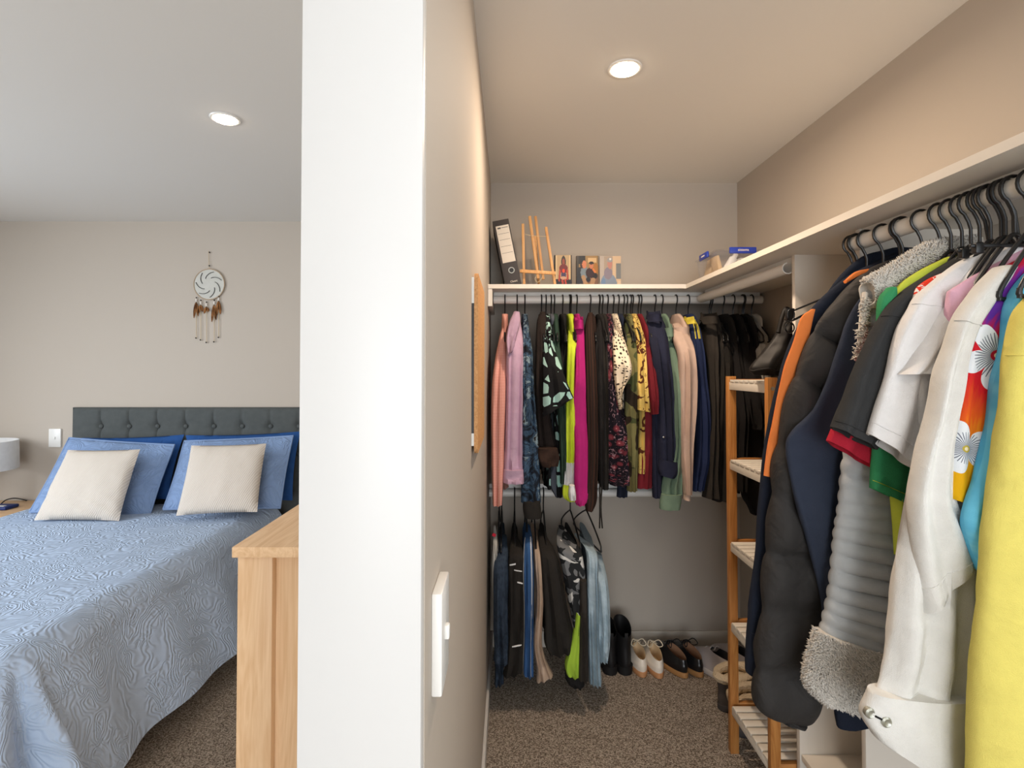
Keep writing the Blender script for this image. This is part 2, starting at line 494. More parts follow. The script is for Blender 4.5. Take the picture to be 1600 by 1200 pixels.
# ------------------------------------------------------------------ switches and pinboard
def switch_plate(name, label, centre, w_, h_, t_, nrm, side):
    t = thing(name, label, 'switch', centre)
    c = Vector(centre); n = Vector(nrm); s_ = Vector(side); u = Vector((0, 0, 1))
    def bx(cc, a, b, d):
        lo = cc - s_ * a / 2 - u * b / 2; hi = cc + s_ * a / 2 + u * b / 2 + n * d
        return boxbm((min(lo.x, hi.x), min(lo.y, hi.y), min(lo.z, hi.z)), (max(lo.x, hi.x), max(lo.y, hi.y), max(lo.z, hi.z)), 0.002)
    obj('face_plate', bx(c, w_, h_, t_), M['plastic_white'], t)
    bm = bx(c + n * (t_ - .001), .011, .017, .006)
    obj('rocker', bm, M['plastic_white'], t)
switch_plate('light_switch', 'tall white switch plate on the closet side of the partition beside the white jamb',
             (PL, (F / 1341 + F / 1203) / 2, (W(0, 886, 1203).z + W(0, 1043, 1203).z) / 2 + 0.0), F / 1203 - F / 1341, .118, .0125, (1, 0, 0), (0, 1, 0))
sw = W(87.5, 684, 249.5)
switch_plate('light_switch', 'small white switch plate on the bedroom wall left of the grey headboard', (sw.x, BED_D, sw.z), .075, .114, .011, (0, -1, 0), (1, 0, 0))

k = NT('cork', 0.9, 0.1); v = k.coord()
k.color(k.ramp(k.noise(v, 140, 4, 0.7).outputs['Fac'], [(0.3, (188, 136, 88)), (0.7, (226, 176, 124))])); k.bump(k.vor(v, 190).outputs['Distance'], 0.4, 0.003); M['cork'] = k.m
cy0, cy1 = F / 650, F / 512
zt, zb = W(0, 425, 650).z, W(0, 710, 650).z
pb = thing('cork_pinboard', 'long rounded cork pinboard fixed to the partition wall inside the closet', 'pinboard', (PL, (cy0 + cy1) / 2, zb))
def rrect_yz(x, y0, y1, z0, z1, r, n=6):
    pts = []
    for cy, cz, a0 in ((y1 - r, z1 - r, 0), (y0 + r, z1 - r, PI / 2), (y0 + r, z0 + r, PI), (y1 - r, z0 + r, 1.5 * PI)):
        for i in range(n + 1):
            a = a0 + PI / 2 * i / n; pts.append(Vector((x, cy + r * math.cos(a), cz + r * math.sin(a))))
    return pts
bm = bmesh.new(); add_prism(bm, rrect_yz(PL + .006, cy0, cy1, zb, zt, .022), (.009, 0, 0)); obj('cork_panel', bm, M['cork'], pb, fix=True)
for q0, q1 in ((zt - .075, zt - .012), (zb + .02, zb + .05)):
    obj('mounting_strip', boxbm((PL, cy0 + .001, q0), (PL + .006, cy1 - .03, q1)), M['plastic_white'], pb, 'white backing strip')
obj('backing', boxbm((PL, cy0 + .001, zb + .05), (PL + .006, cy1 - .03, zt - .075)), M['black_plastic'], pb, 'black backing')

# ------------------------------------------------------------------ wardrobe shelf, rails, tower
S_SH = 368.0
zs = W(1072, 444, S_SH).z; xs = W(1072, 444, S_SH).x; ds = F / S_SH
SH_T = 0.018
zu = zs - SH_T                                 # underside
e2 = W(1600, 202.5, 577 and (577 - 202.5) / (zs - H))
near_y = 0.35
xn = xs + (e2.x - xs) * (ds - near_y) / (ds - e2.y)
sh = thing('corner_shelf', 'pale melamine corner shelf running round the back and right closet walls above the clothes', 'shelf', (PL + .02, BACK_D, zu))
bm = bmesh.new()
add_prism(bm, [Vector((PL + .001, ds, zu)), Vector((xs, ds, zu)), Vector((xs, BACK_D, zu)), Vector((PL + .001, BACK_D, zu))], (0, 0, SH_T))
obj('shelf_board', bm, M['melamine'], sh, fix=True)
bm = bmesh.new()
def rwx(y): return RW_FAR + (RW_NEAR + .06 - RW_FAR) * (BACK_D - y) / (BACK_D - REAR_Y)
add_prism(bm, [Vector((xs + .0005, BACK_D, zu)), Vector((xs + .0005, ds, zu)), Vector((xn, near_y, zu)), Vector((rwx(near_y) - .001, near_y, zu)), Vector((rwx(BACK_D) - .001, BACK_D, zu))][::-1], (0, 0, SH_T))
obj('shelf_board', bm, M['melamine'], sh, fix=True)
obj('end_cleat', boxbm((PL + .001, ds + .004, zu - .075), (PL + .019, BACK_D, zu)), M['melamine'], sh)

RZ = zu - 0.036                                 # centre of the rail bead
RX = 0.852                                      # right rail bead
RYB = F / 352                                   # back rail bead
def rail_profile(r=.018, top=.036, t=.0025, ledge=0.0):
    """J-shaped section: (forward, up) around the bead centre"""
    line = [(-r, top), (-r, 0)] + [(-r * math.cos(a), -r * math.sin(a)) for a in [PI * i / 10 * 1.45 for i in range(1, 11)]]
    out = []
    for i, p in enumerate(line):
        a = Vector(line[max(i - 1, 0)]); b = Vector(line[min(i + 1, len(line) - 1)]); d = (b - a).normalized()
        out.append((Vector(p), Vector((-d.y, d.x))))
    return [p for p, _ in out] + [p - n * (-t) for p, n in out][::-1]
def rail(name, label, a, b, fwd, parent=None):
    a = Vector(a); b = Vector(b); fwd = Vector(fwd)
    t = thing(name, label, 'rail', (a + b) / 2)
    bm = bmesh.new(); add_prism(bm, [a + fwd * p.x + Vector((0, 0, p.y)) for p in rail_profile()], b - a)
    obj('rail_channel', bm, M['railwhite'], t, fix=True, angle=50)
    L = (b - a).normalized()
    for q in (a + L * .03, b - L * .05):
        c = q - fwd * .0215 + Vector((0, 0, .018))
        obj('fixing_block', boxbm(c - Vector((.004, .004, .006)), c + Vector((.004, .004, .006)), .001), M['railwhite'], t)
    return t
DIV_F, DIV_N = F / 521, F / 640
xr_end = W(1190, 470, 352).x
rail('wardrobe_rail', 'white wardrobe rail under the back shelf carrying the upper row of clothes', (PL + .022, RYB, RZ), (xr_end, RYB, RZ), (0, -1, 0))
rail('wardrobe_rail', 'short white rail under the right shelf between the back corner and the tall panel', (RX - .012, RYB - .045, RZ), (RX, DIV_F + .022, RZ), (-1, 0, 0))
rail('wardrobe_rail', 'white rail under the near right shelf crowded with black hanger hooks', (RX, DIV_N - .002, RZ), (RX + .03, near_y + .02, RZ), (-1, 0, 0))
RZ2 = W(0, 770, 352).z
rail('wardrobe_rail', 'lower white wardrobe rail on the back wall carrying the trousers', (PL + .003, RYB, RZ2), (xr_end, RYB, RZ2), (0, -1, 0))
tw = thing('shelf_tower', 'open melamine tower of two tall side panels with a low cubby under the right shelf', 'shelving', (.99, (DIV_F + DIV_N) / 2, 0))
xd = W(1240, 440, 519).x
obj('side_panel', boxbm((xd, DIV_F - .002, 0), (rwx(DIV_F) - .002, DIV_F + .016, zu), .001), M['melamine'], tw)
obj('side_panel', boxbm((xd, DIV_N, 0), (rwx(DIV_N) - .002, DIV_N + .016, zu), .001), M['melamine'], tw)
for z_ in (.205, .56, .92):
    obj('shelf', boxbm((xd + .004, DIV_N + .0165, z_), (rwx(1.5) - .004, DIV_F - .0025, z_ + .018), .001), M['melamine'], tw)
obj('plinth', boxbm((xd + .02, DIV_N + .0165, 0.0), (xd + .036, DIV_F - .0025, .07), .001), M['melamine'], tw)

# ------------------------------------------------------------------ bamboo rack
SA, SB = 436.0, 515.0
rack = thing('bamboo_shoe_rack', 'tall bamboo rack with five white slatted shelves standing beside the clothes', 'rack', (.95, (F / SA + F / SB) / 2, 0))
yA, yB = F / SA, F / SB
xa = W(1139, 800, SA).x; pw = .030; xb = rwx(1.75) - .035
for x0 in (xa, xb - pw):
    for y0 in (yA, yB):
        ztop = 1.335
        obj('post', boxbm((x0, y0 - (0 if y0 == yA else 0), 0), (x0 + pw, y0 + .022, ztop), .002), M['bamboo_z'], rack)
SHZ = [W(1141, 594, SA).z, W(1145, 718, SA).z, W(1146, 846, SA).z, W(1148, 971, SA).z, W(1149, 1101, SA).z]
slat_mesh = None
for z_ in SHZ:
    for y0 in (yB + .022, ):
        # white side rails (front-to-back) just inside the posts
        for x0 in (xa + .004, xb - pw - .006 + .012):
            obj('side_rail', boxbm((x0, yB + .0225, z_ - .034), (x0 + .012, yA - .0005, z_ - .006), .001), M['slat'], rack)
    for y0 in (yA, yB):
        obj('cross_rail', boxbm((xa + pw, y0 + .003, z_ - .022), (xb - pw, y0 + .019, z_ + .004), .001), M['bamboo_x'], rack)
    ns = 7; span = (yA - .004) - (yB + .026); wd = span / ns * .80
    for i in range(ns):
        y0 = yB + .026 + span * i / ns
        if slat_mesh is None:
            o = obj('slat', boxbm((xa + .002, y0, z_ - .006), (xb - .002, y0 + wd, z_ + .002), .001), M['slat'], rack); slat_mesh = (o, y0, z_)
        else:
            o = slat_mesh[0].copy(); COL.objects.link(o); o.parent = rack; o.location = (0, y0 - slat_mesh[1], z_ - slat_mesh[2])
for z_ in SHZ: obj('screw', lathebm((xa + pw / 2, yB, z_ - .02), [(.006, .0), (.006, -.0015), (.003, -.002)], 12, 'y'), M['metal'], rack, 'steel screw head')

# ------------------------------------------------------------------ dresser
SD = 666.0
zd = W(362, 855, SD).z; yd = F / SD; xdl = W(362, 855, SD).x; xdr = PR_L - .012
dr = thing('dresser', 'light oak dresser standing against the bedroom side of the white jamb', 'dresser', ((xdl + xdr) / 2, yd + .5, 0))
ydf = yd + 1.02
obj('top_board', boxbm((xdl, yd, zd - .025), (xdr, ydf, zd), .002), M['oak_y'], dr)
bx0 = xdl + .008; zt_ = zd - .0255
obj('corner_post', boxbm((bx0, yd + .012, 0), (bx0 + .082, yd + .06, zt_), .002), M['oak_z'], dr)
obj('corner_post', boxbm((bx0, ydf - .06, 0), (bx0 + .082, ydf - .012, zt_), .002), M['oak_z'], dr)
obj('corner_post', boxbm((xdr - .06, yd + .012, 0), (xdr - .004, yd + .06, zt_), .002), M['oak_z'], dr)
obj('end_panel', boxbm((bx0 + .082, yd + .032, .06), (xdr - .06, yd + .05, zt_), .001), M['oak_z'], dr)
obj('carcass', boxbm((bx0 + .024, yd + .06, .05), (xdr - .004, ydf - .03, zt_), .001), M['oak_y'], dr)
for r_ in range(3):
    z0 = .09 + r_ * (zt_ - .11) / 3
    for c_ in range(2):
        y0 = yd + .065 + c_ * .447
        d_ = obj('drawer', boxbm((bx0 + .004, y0, z0), (bx0 + .0235, y0 + .44, z0 + (zt_ - .11) / 3 - .008), .002), M['oak_y'], dr)
        obj('knob', lathebm((bx0 + .004, y0 + .22, z0 + .12), [(.008, 0), (.006, -.012), (.013, -.02), (.010, -.027)], 14, 'x'), M['metal'], d_)
# ------------------------------------------------------------------ bed
def quilt_mat(name, rgb, sc=1.0):
    k = NT(name, 0.85, 0.2); v = k.coord('UV')
    wv = k.n('ShaderNodeVectorMath', {0: v, 1: k.n('ShaderNodeVectorMath', {0: k.noise(v, 9 * sc, 2).outputs['Color'], 'Scale': 0.06 / sc}, operation='SCALE').outputs[0]}, operation='ADD').outputs[0]
    low = k.noise(wv, 5.2 * sc, 1, 0.35, 1.6).outputs['Fac']
    leaf = k.math('SINE', k.math('MULTIPLY', low, 105.0))
    low2 = k.noise(wv, 11 * sc, 1, 0.4, 1.0).outputs['Fac']
    fine_ = k.math('SINE', k.math('MULTIPLY', low2, 90.0))
    sel = k.math('GREATER_THAN', k.noise(v, 4 * sc, 1).outputs['Fac'], .5)
    h = k.math('ADD', k.math('MULTIPLY', leaf, .9), k.math('MULTIPLY', fine_, k.math('MULTIPLY', sel, .8)))
    a = lin(rgb); tone = k.noise(v, 4, 2).outputs['Fac']
    c = k.mix(tone, tuple(x * 0.94 for x in a[:3]) + (1,), tuple(x * 1.05 for x in a[:3]) + (1,))
    k.color(c); k.bump(h, 0.5, 0.0030)
    return k.m
M['spread'] = quilt_mat('blue_matelasse', (174, 192, 217))
M['sham'] = quilt_mat('blue_matelasse_sham', (130, 154, 192), 1.1)
M['grey_linen'] = fabric('charcoal_linen', (92, 97, 97), 0.95, 700, 0.35, 0.16, wr=0.02)
M['mattress'] = fabric('mattress_white', (225, 222, 216))
BXL, BXR = -2.74, -1.40
BZ = 0.568; BY0, BY1 = 1.47, F / 256
hb_l, hb_r = W(109, 640, 253).x, -1.255
hb_t = W(109, 637, 253).z
bed = thing('bed', 'double bed with a charcoal buttoned headboard against the bedroom wall', 'bed', ((BXL + BXR) / 2, 2.35, 0))
# headboard with tufted panel: dimples at the buttons, vertical seams above them
nbx = 9; bsp = 44.2 / 253; bx_first = W(150.5, 667, 255).x; bz_row = W(0, 667, 255).z
def hb_front(x, z):
    y = F / 253
    r = 0.0
    for row, zr in enumerate((bz_row, bz_row - .17, bz_row - .34)):
        for i in range(nbx):
            dx = x - (bx_first + i * bsp); dz = z - zr
            r += 0.020 * math.exp(-(dx * dx + dz * dz) / (2 * .020 ** 2))
    fx = (x - bx_first) / bsp; g = abs(fx - round(fx)) * bsp
    r += 0.010 * math.exp(-(g / .007) ** 2)
    for zr in (bz_row - .085, bz_row - .255):
        pass
    e = min(x - hb_l, hb_r - x, hb_t - z)
    r += 0.022 * max(0, 1 - e / .022) ** 2 if e < .022 else 0
    return y + r
bm = bmesh.new(); nx, nz = 150, 60; z_lo = 0.35
grid = [[bm.verts.new((hb_l + (hb_r - hb_l) * i / nx, hb_front(hb_l + (hb_r - hb_l) * i / nx, z_lo + (hb_t - z_lo) * j / nz), z_lo + (hb_t - z_lo) * j / nz)) for j in range(nz + 1)] for i in range(nx + 1)]
for i in range(nx):
    for j in range(nz): bm.faces.new((grid[i][j], grid[i + 1][j], grid[i + 1][j + 1], grid[i][j + 1]))
rim = [grid[i][0] for i in range(nx + 1)] + [grid[nx][j] for j in range(1, nz + 1)] + [grid[i][nz] for i in range(nx - 1, -1, -1)] + [grid[0][j] for j in range(nz - 1, 0, -1)]
bk = [bm.verts.new((v.co.x, BED_D - .006, v.co.z)) for v in rim]
for k_ in range(len(rim)): bm.faces.new((rim[k_], bk[k_], bk[(k_ + 1) % len(rim)], rim[(k_ + 1) % len(rim)]))
bm.faces.new(bk)
hb = obj('headboard', bm, M['grey_linen'], bed, fix=True, angle=60)
for zr in (bz_row, bz_row - .17):
    for i in range(nbx):
        if bx_first + i * bsp > hb_r - .03: continue
        c = Vector((bx_first + i * bsp, F / 253 + .012, zr))
        obj('button', lathebm(c, [(.013, .004), (.013, -.002), (.009, -.006), (.002, -.0075)], 12, 'y'), M['grey_linen'], hb)
obj('mattress', boxbm((BXL + .03, BY0 + .03, .28), (BXR - .03, BY1 - .01, BZ - .02), .05), M['mattress'], bed)
obj('bed_base', boxbm((BXL + .05, BY0 + .06, .09), (BXR - .05, BY1 - .01, .28), .01), M['grey_linen'], bed)
for x in (BXL + .12, BXR - .12):
    for y in (BY0 + .15, BY1 - .15): obj('foot', lathebm((x, y, 0), [(.02, 0), (.026, .09)], 12), M['black_plastic'], bed)

# bedspread: top, right and foot drops with soft folds
bm = bmesh.new(); uvl = bm.loops.layers.uv.new('UVMap')
def drop_profile(sv, flare):
    """outwards, downwards for arc length sv past the mattress edge"""
    R_ = .10
    if sv <= R_ * PI / 2:
        a = sv / R_; return R_ * math.sin(a), R_ * (1 - math.cos(a))
    q = sv - R_ * PI / 2
    return R_ + flare * q * .32, R_ + q * .955
def spread_pt(u, v):
    """u: arc coordinate across (0 at left mattress edge), v: along from head (0) to foot"""
    wx = BXR - BXL - .08; wy = BY1 - BY0 - .06
    x = BXL + .04 + u; y = BY1 - v; z = BZ
    ou = u - wx; ov = v - wy; ol = -u
    p = Vector((x, y, z))
    nzv = noise.noise(Vector((u * 2.1, v * 2.1, 3))) * .006 + noise.noise(Vector((u * 6, v * 6, 5))) * .003
    if ou > 0 and ov <= 0:
        a, b = drop_profile(ou, 1.15); w_ = .018 * math.sin(v * 7.3 + 1) * min(1, ou / .3) + .012 * math.sin(v * 17) * min(1, ou / .4)
        p = Vector((BXL + .04 + wx + a + w_, y, BZ - b))
    elif ov > 0 and ou <= 0:
        a, b = drop_profile(ov, 0.6); w_ = .03 * math.sin(u * 13) * min(1, ov / .25)
        p = Vector((x, BY1 - wy - a - w_, BZ - b))
    elif ov > 0 and ou > 0:
        # corner: hangs as a cone of folds
        r_ = math.hypot(ou, ov); ang = math.atan2(ov, ou); rr = max(ou, ov) * .55 + r_ * .45
        a, b = drop_profile(rr, 1.15 * math.cos(ang) + .6 * math.sin(ang) + .25 * math.sin(2 * ang))
        k_ = min(1, r_ / .3); a *= 1 + .30 * k_ * math.sin(ang * 8.0 + .8)
        p = Vector((BXL + .04 + wx + a * math.cos(ang), BY1 - wy - a * math.sin(ang), BZ - b))
    if ol > 0:
        a, b = drop_profile(ol, .3); p = Vector((BXL + .04 - a, p.y, p.z - b))
    p.z += nzv
    p.z = max(p.z, .045 + .01 * noise.noise(Vector((u * 5, v * 5, 0))))
    return p
U0, U1, V0, V1 = -.48, BXR - BXL - .08 + .52, .10, BY1 - BY0 - .06 + .50
nu, nv = 130, 120
gv = [[bm.verts.new(spread_pt(U0 + (U1 - U0) * i / nu, V0 + (V1 - V0) * j / nv)) for j in range(nv + 1)] for i in range(nu + 1)]
for i in range(nu):
    for j in range(nv):
        q = [(i, j), (i, j + 1), (i + 1, j + 1), (i + 1, j)]
        f = bm.faces.new([gv[a][b] for a, b in q])
        for lp, (a, b) in zip(f.loops, q): lp[uvl].uv = (U0 + (U1 - U0) * a / nu, V0 + (V1 - V0) * b / nv)
bm.normal_update()
# thickness
bmesh.ops.solidify(bm, geom=bm.faces[:], thickness=.006)
sp = obj('bedspread', bm, M['spread'], angle=70, base=Vector(((BXL + BXR) / 2, 2.3, .05)))
tag(sp, 'light blue quilted bedspread with a swirling stitched pattern draped over the bed', 'bedspread')

# pillows
M['royal'] = fabric('royal_blue_cotton', (38, 86, 158), 0.8, 900, 0.1, 0.08, wr=0.35)
k = NT('cream_ribbed', 0.95, 0.1); v = k.coord('UV', (1, 1, 1), (0, 0, .5))
wv = k.n('ShaderNodeTexWave', {'Vector': v, 'Scale': 34.0, 'Distortion': 1.2, 'Detail': 1.0}).outputs['Fac']
k.color(k.ramp(wv, [(0.0, (197, 187, 176)), (1.0, (216, 207, 196))])); k.bump(wv, 0.3, 0.004); M['cream'] = k.m
def cushion(name, label, px, s_bot, s_top, thick, m, seed, wr=.006, pinch=.06, fold=0.0, flange=None, group=None):
    (bl, br, tr, tl) = px
    P = [W(*bl, s_bot), W(*br, s_bot), W(*tr, s_top), W(*tl, s_top)]
    nrm = (P[1] - P[0]).cross(P[3] - P[0]).normalized()
    base = (P[0] + P[1]) / 2
    t = thing(name, label, 'pillow', base, group)
    obj('cover', pillow_bm(*P, thick, nrm, 26, wr, pinch, seed, fold), m, t, angle=80)
    if flange:
        cen = sum(P, Vector()) / 4
        bm = bmesh.new()
        q = [cen + (p - cen) * 1.0 for p in P]
        pts = []
        for a in range(4):
            for i in range(8): pts.append(q[a].lerp(q[(a + 1) % 4], i / 8))
        # follow the bowed sides
        pp = []
        for i, p in enumerate(pts):
            f = (i % 8) / 8; pp.append(p + (cen - p) * (pinch * 4 * f * (1 - f) * .9 * .9))
        add_tube(bm, pp + [pp[0]], .005, 6)
        obj('piping', bm, m, t)
    return t
cushion('bed_pillow', 'deep blue pillow behind the left quilted sham against the headboard', ((150, 785), (262, 780), (288, 679), (128, 684)), 266, 256, .048, M['royal'], 3, .012, .05)
cushion('bed_pillow', 'deep blue pillow behind the right quilted sham against the headboard', ((300, 786), (457, 782), (470, 674), (290, 680)), 266, 256, .048, M['royal'], 5, .012, .05)
cushion('pillow_sham', 'light blue quilted sham behind the left cream cushion', ((46, 800), (234, 806), (273, 695), (108, 684)), 284, 267, .044, M['sham'], 7, .006, .03, flange=True)
cushion('pillow_sham', 'light blue quilted sham behind the right cream cushion', ((255, 796), (438, 794), (458, 681), (288, 689)), 284, 267, .044, M['sham'], 9, .006, .03, flange=True)
cushion('throw_cushion', 'square cream cushion with creased lower corner leaning on the left blue sham', ((53, 813), (186, 814), (219, 702), (106, 703)), 299, 283, .05, M['cream'], 11, .004, .03, .004)
cushion('throw_cushion', 'square cream cushion leaning upright on the right blue sham', ((275, 806), (402, 800), (416, 693), (299, 696)), 299, 283, .05, M['cream'], 13, .004, .03, .0)

# ------------------------------------------------------------------ bedside table, lamp, phone
nt = thing('bedside_table', 'light oak bedside table beside the left edge of the bed', 'table', (-3.05, 3.08, 0))
zn = W(30, 783, 252).z
obj('table_top', boxbm((-3.30, 2.84, zn - .022), (-2.785, BED_D - .015, zn), .002), M['oak_x'], nt)
obj('cabinet', boxbm((-3.28, 2.87, .12), (-2.81, BED_D - .02, zn - .0225), .002), M['oak_x'], nt)
for x in (-3.26, -2.86):
    for y in (2.88, BED_D - .07): obj('leg', boxbm((x, y, 0), (x + .035, y + .035, .12), .002), M['oak_z'], nt)
dw = obj('drawer', boxbm((-3.27, 2.855, .2), (-2.82, 2.87, zn - .04), .002), M['oak_x'], nt)
obj('knob', lathebm((-3.045, 2.855, .36), [(.008, 0), (.006, -.012), (.012, -.02), (.009, -.025)], 14, 'y'), M['metal'], dw)
lp_c = W(-36, 735, 268)
lamp = thing('bedside_lamp', 'white drum-shaded lamp standing at the left edge on the bedside table', 'lamp', (lp_c.x, lp_c.y, zn))
zl0, zl1 = W(0, 735, 268).z, W(0, 690, 268).z
rl = W(14, 700, 268).x - lp_c.x
bm = lathebm((lp_c.x, lp_c.y, 0), [(rl, zl0), (rl - .004, zl1), (rl - .007, zl1), (rl - .003, zl0)], 40, close=False)
obj('lamp_shade', bm, fabric('shade_white', (236, 236, 236), 0.8, wr=0.0), lamp, fix=True)
bm = lathebm((lp_c.x, lp_c.y, zn), [(.07, .0), (.07, .012), (.012, .02), (.010, zl1 - zn - .03)], 24)
obj('lamp_base', bm, M['metal'], lamp)
ph = thing('phone_case', 'dark blue folded phone case lying on the bedside table', 'phone case', W(6, 795, 272))
pc = W(6, 797, 266); pc.z = zn
obj('case', boxbm((pc.x - .08, pc.y - .05, zn + .001), (pc.x + .055, pc.y + .04, zn + .020), .006), plain('navy_case', (36, 52, 110), .5), ph)
obj('badge', boxbm((pc.x - .03, pc.y - .035, zn + .0195), (pc.x + .03, pc.y - .012, zn + .021), .001), M['plastic_white'], ph)
cb = [Vector((W(2, 786, 258).x, W(2, 786, 258).y, zn + .004)), W(10, 781, 255), W(22, 778.5, 253.5), W(34, 780, 252.5), Vector((W(42, 783, 252).x, W(42, 783, 252).y, zn + .003))]
tag(obj('lamp_cord', tubebm(cb, .0035, 8, 20), M['black_plastic'], base=cb[2].copy()), 'thin dark cable arching over the back of the bedside table', 'cable')

# ------------------------------------------------------------------ dreamcatcher
dc_c = W(326, 444, 250.5); DR = 24 / 250.5
dc = thing('dreamcatcher', 'round white dreamcatcher with brown feathers hanging on the bedroom wall', 'wall hanging', (dc_c.x, BED_D - .004, dc_c.z))
yy = BED_D - .008
M['dcweb'] = fabric('pale_web', (206, 205, 196), 0.9, wr=0.0); M['dcring'] = fabric('tan_cord', (186, 164, 138), .9, wr=.0)
M['bead'] = plain('dark_bead', (44, 44, 44), .4); M['beadw'] = plain('white_bead', (230, 226, 220), .4)
M['cordt'] = fabric('beige_thong', (214, 190, 150), .9, wr=0.0)
def onwall(a, r, dy=0.0): return Vector((dc_c.x + r * math.cos(a), yy + dy, dc_c.z + r * math.sin(a)))
obj('hoop', tubebm([onwall(2 * PI * i / 48, DR) for i in range(49)], .0035, 8), M['dcring'], dc)
obj('web', lathebm((dc_c.x, yy + .002, dc_c.z), [(DR - .001, 0), (DR - .001, -.002), (.003, -.003)], 48, 'y'), M['dcweb'], dc)
for i in range(7):
    a0 = 2 * PI * i / 7 + .3
    obj('swirl_line', tubebm([onwall(a0 + .95 * (1 - f), DR * (.42 + .44 * f), -.003) for f in [j / 8 for j in range(9)]], .0018, 6), M['bead'], dc, 'dark spiral stitch')
top = W(325, 392, 250.5)
obj('hanging_cord', tubebm([onwall(PI / 2, DR), Vector((top.x, yy, top.z))], .0013, 6), M['cordt'], dc)
def bead(par, x, z):
    bm = bmesh.new(); bmesh.ops.create_icosphere(bm, subdivisions=2, radius=.0046, matrix=Matrix.Translation(Vector((x, yy, z)))); obj('bead', bm, M['bead'], par)
for py in (394, 415): bead(dc, dc_c.x, W(0, py, 250.5).z)
k = NT('feather', .9, .1); k.color(k.ramp(k.noise(k.coord('Object', (60, 60, 25)), 1, 3).outputs['Fac'], [(.35, (70, 42, 24)), (.65, (158, 108, 66))])); M['feather'] = k.m
for px, py0, pyf, pyb in ((306, 465, 497, 528), (313, 469, 490, 531), (322, 472, 490, 535), (334, 469, 503, 534), (341, 463, 494, 527)):
    a = W(px, py0, 250.5); b = W(px, pyb, 250.5)
    st = obj('strand', tubebm([Vector((a.x, yy, a.z)), Vector((b.x, yy, b.z))], .0016, 6), M['cordt'], dc)
    for q in (py0, py0 + 8, pyb): bead(st, a.x, W(0, q, 250.5).z)
    obj('bead', lathebm((a.x, yy, W(0, py0 + 6, 250.5).z), [(.0045, 0), (.0045, .016)], 10), M['beadw'], st, 'white tubular bead')
    for sx in (-1, 1):
        f0 = W(px + sx * .6, py0 + 8, 250.5); f1 = W(px + sx * 3.4, pyf - (3 if sx > 0 else 0), 250.5)
        bm = bmesh.new(); d = f1 - f0; pr = Vector((d.z, 0, -d.x)).normalized(); up = []; dn = []
        for i in range(8):
            f = i / 7; ww = .0085 * math.sin(PI * min(1, f * .92 + .06)) ** .7
            up.append(f0 + d * f + pr * ww + Vector((0, -.004, 0))); dn.append(f0 + d * f - pr * ww + Vector((0, -.004, 0)))
        add_prism(bm, [Vector((p.x, yy - .004, p.z)) for p in up + dn[::-1]], (0, .0015, 0))
        obj('feather', bm, M['feather'], st, fix=True)
# ------------------------------------------------------------------ cloth prints
def pat(name, fn, rough=0.9):
    k = NT(name, rough, 0.15); v = k.coord('UV')
    k.color(fn(k, v))
    h = k.math('ADD', k.math('MULTIPLY', k.noise(k.coord(), 14, 3, .55, .6).outputs['Fac'], .75), k.math('MULTIPLY', k.noise(k.coord(), 800, 1).outputs['Fac'], .1))
    k.bump(h, .5, .006)
    M[name] = k.m
def off(k, v, d): return k.n('ShaderNodeMapping', {'Vector': v, 'Location': (d, d * .7, 0)}).outputs[0]
def tiedye(k, v):
    f = k.noise(v, 17, 4, .65, 1.2).outputs['Fac']
    return k.ramp(f, [(.34, (22, 21, 23)), (.44, (34, 42, 54)), (.51, (70, 96, 122)), (.55, (36, 44, 56)), (.595, (140, 162, 174)), (.67, (46, 38, 35))])
pat('tiedye_blue', tiedye)
def mint_print(k, v):
    d = k.vor(v, 21, 'DISTANCE_TO_EDGE', .85).outputs['Distance']
    c = k.vor(v, 21, 'F1', .85).outputs['Color']; r = k.n('ShaderNodeSeparateColor', {0: c}).outputs[0]
    m = k.math('MULTIPLY', k.math('GREATER_THAN', d, .12), k.math('GREATER_THAN', r, .34))
    return k.mix(m, lin((26, 26, 28)), lin((166, 204, 196)))
pat('mint_on_black', mint_print)
def burg_floral(k, v):
    d = k.vor(v, 30).outputs['Distance']; n_ = k.noise(v, 42, 3, .6, 2.5).outputs['Fac']
    fl = k.ramp(d, [(0, (210, 150, 150)), (.10, (128, 58, 66)), (.34, (96, 40, 50)), (.42, (26, 22, 30))])
    m = k.math('GREATER_THAN', n_, .60)
    return k.mix(m, fl, lin((150, 118, 128)))
pat('burgundy_floral', burg_floral)
def cream_dots(k, v):
    d = k.vor(v, 75, 'F1', .5).outputs['Distance']
    return k.mix(k.math('LESS_THAN', d, .34), lin((226, 212, 188)), lin((58, 48, 42)))
pat('cream_dotted', cream_dots)
def camo(k, v):
    a = k.noise(v, 11, 2, .4, .8).outputs['Fac']; b = k.noise(off(k, v, 3.7), 10, 2, .4, .8).outputs['Fac']
    c = k.mix(k.math('GREATER_THAN', a, .54), lin((112, 108, 70)), lin((70, 76, 48)))
    return k.mix(k.math('GREATER_THAN', b, .57), c, lin((46, 38, 30)))
pat('camo_green', camo)
def camo_bw(k, v):
    a = k.noise(v, 17, 2, .4, 1.0).outputs['Fac']; b = k.noise(off(k, v, 3.7), 15, 2, .4, 1.0).outputs['Fac']
    c = k.mix(k.math('GREATER_THAN', a, .50), lin((40, 42, 44)), lin((112, 114, 116)))
    return k.mix(k.math('GREATER_THAN', b, .60), c, lin((212, 212, 208)))
pat('camo_grey', camo_bw)
def yellow_floral(k, v):
    d = k.vor(v, 24).outputs['Distance']; n_ = k.noise(v, 26, 2, .5, 2).outputs['Fac']
    m = k.math('GREATER_THAN', n_, .555)
    return k.mix(m, lin((212, 184, 104)), lin((92, 52, 34)))
pat('yellow_floral', yellow_floral)
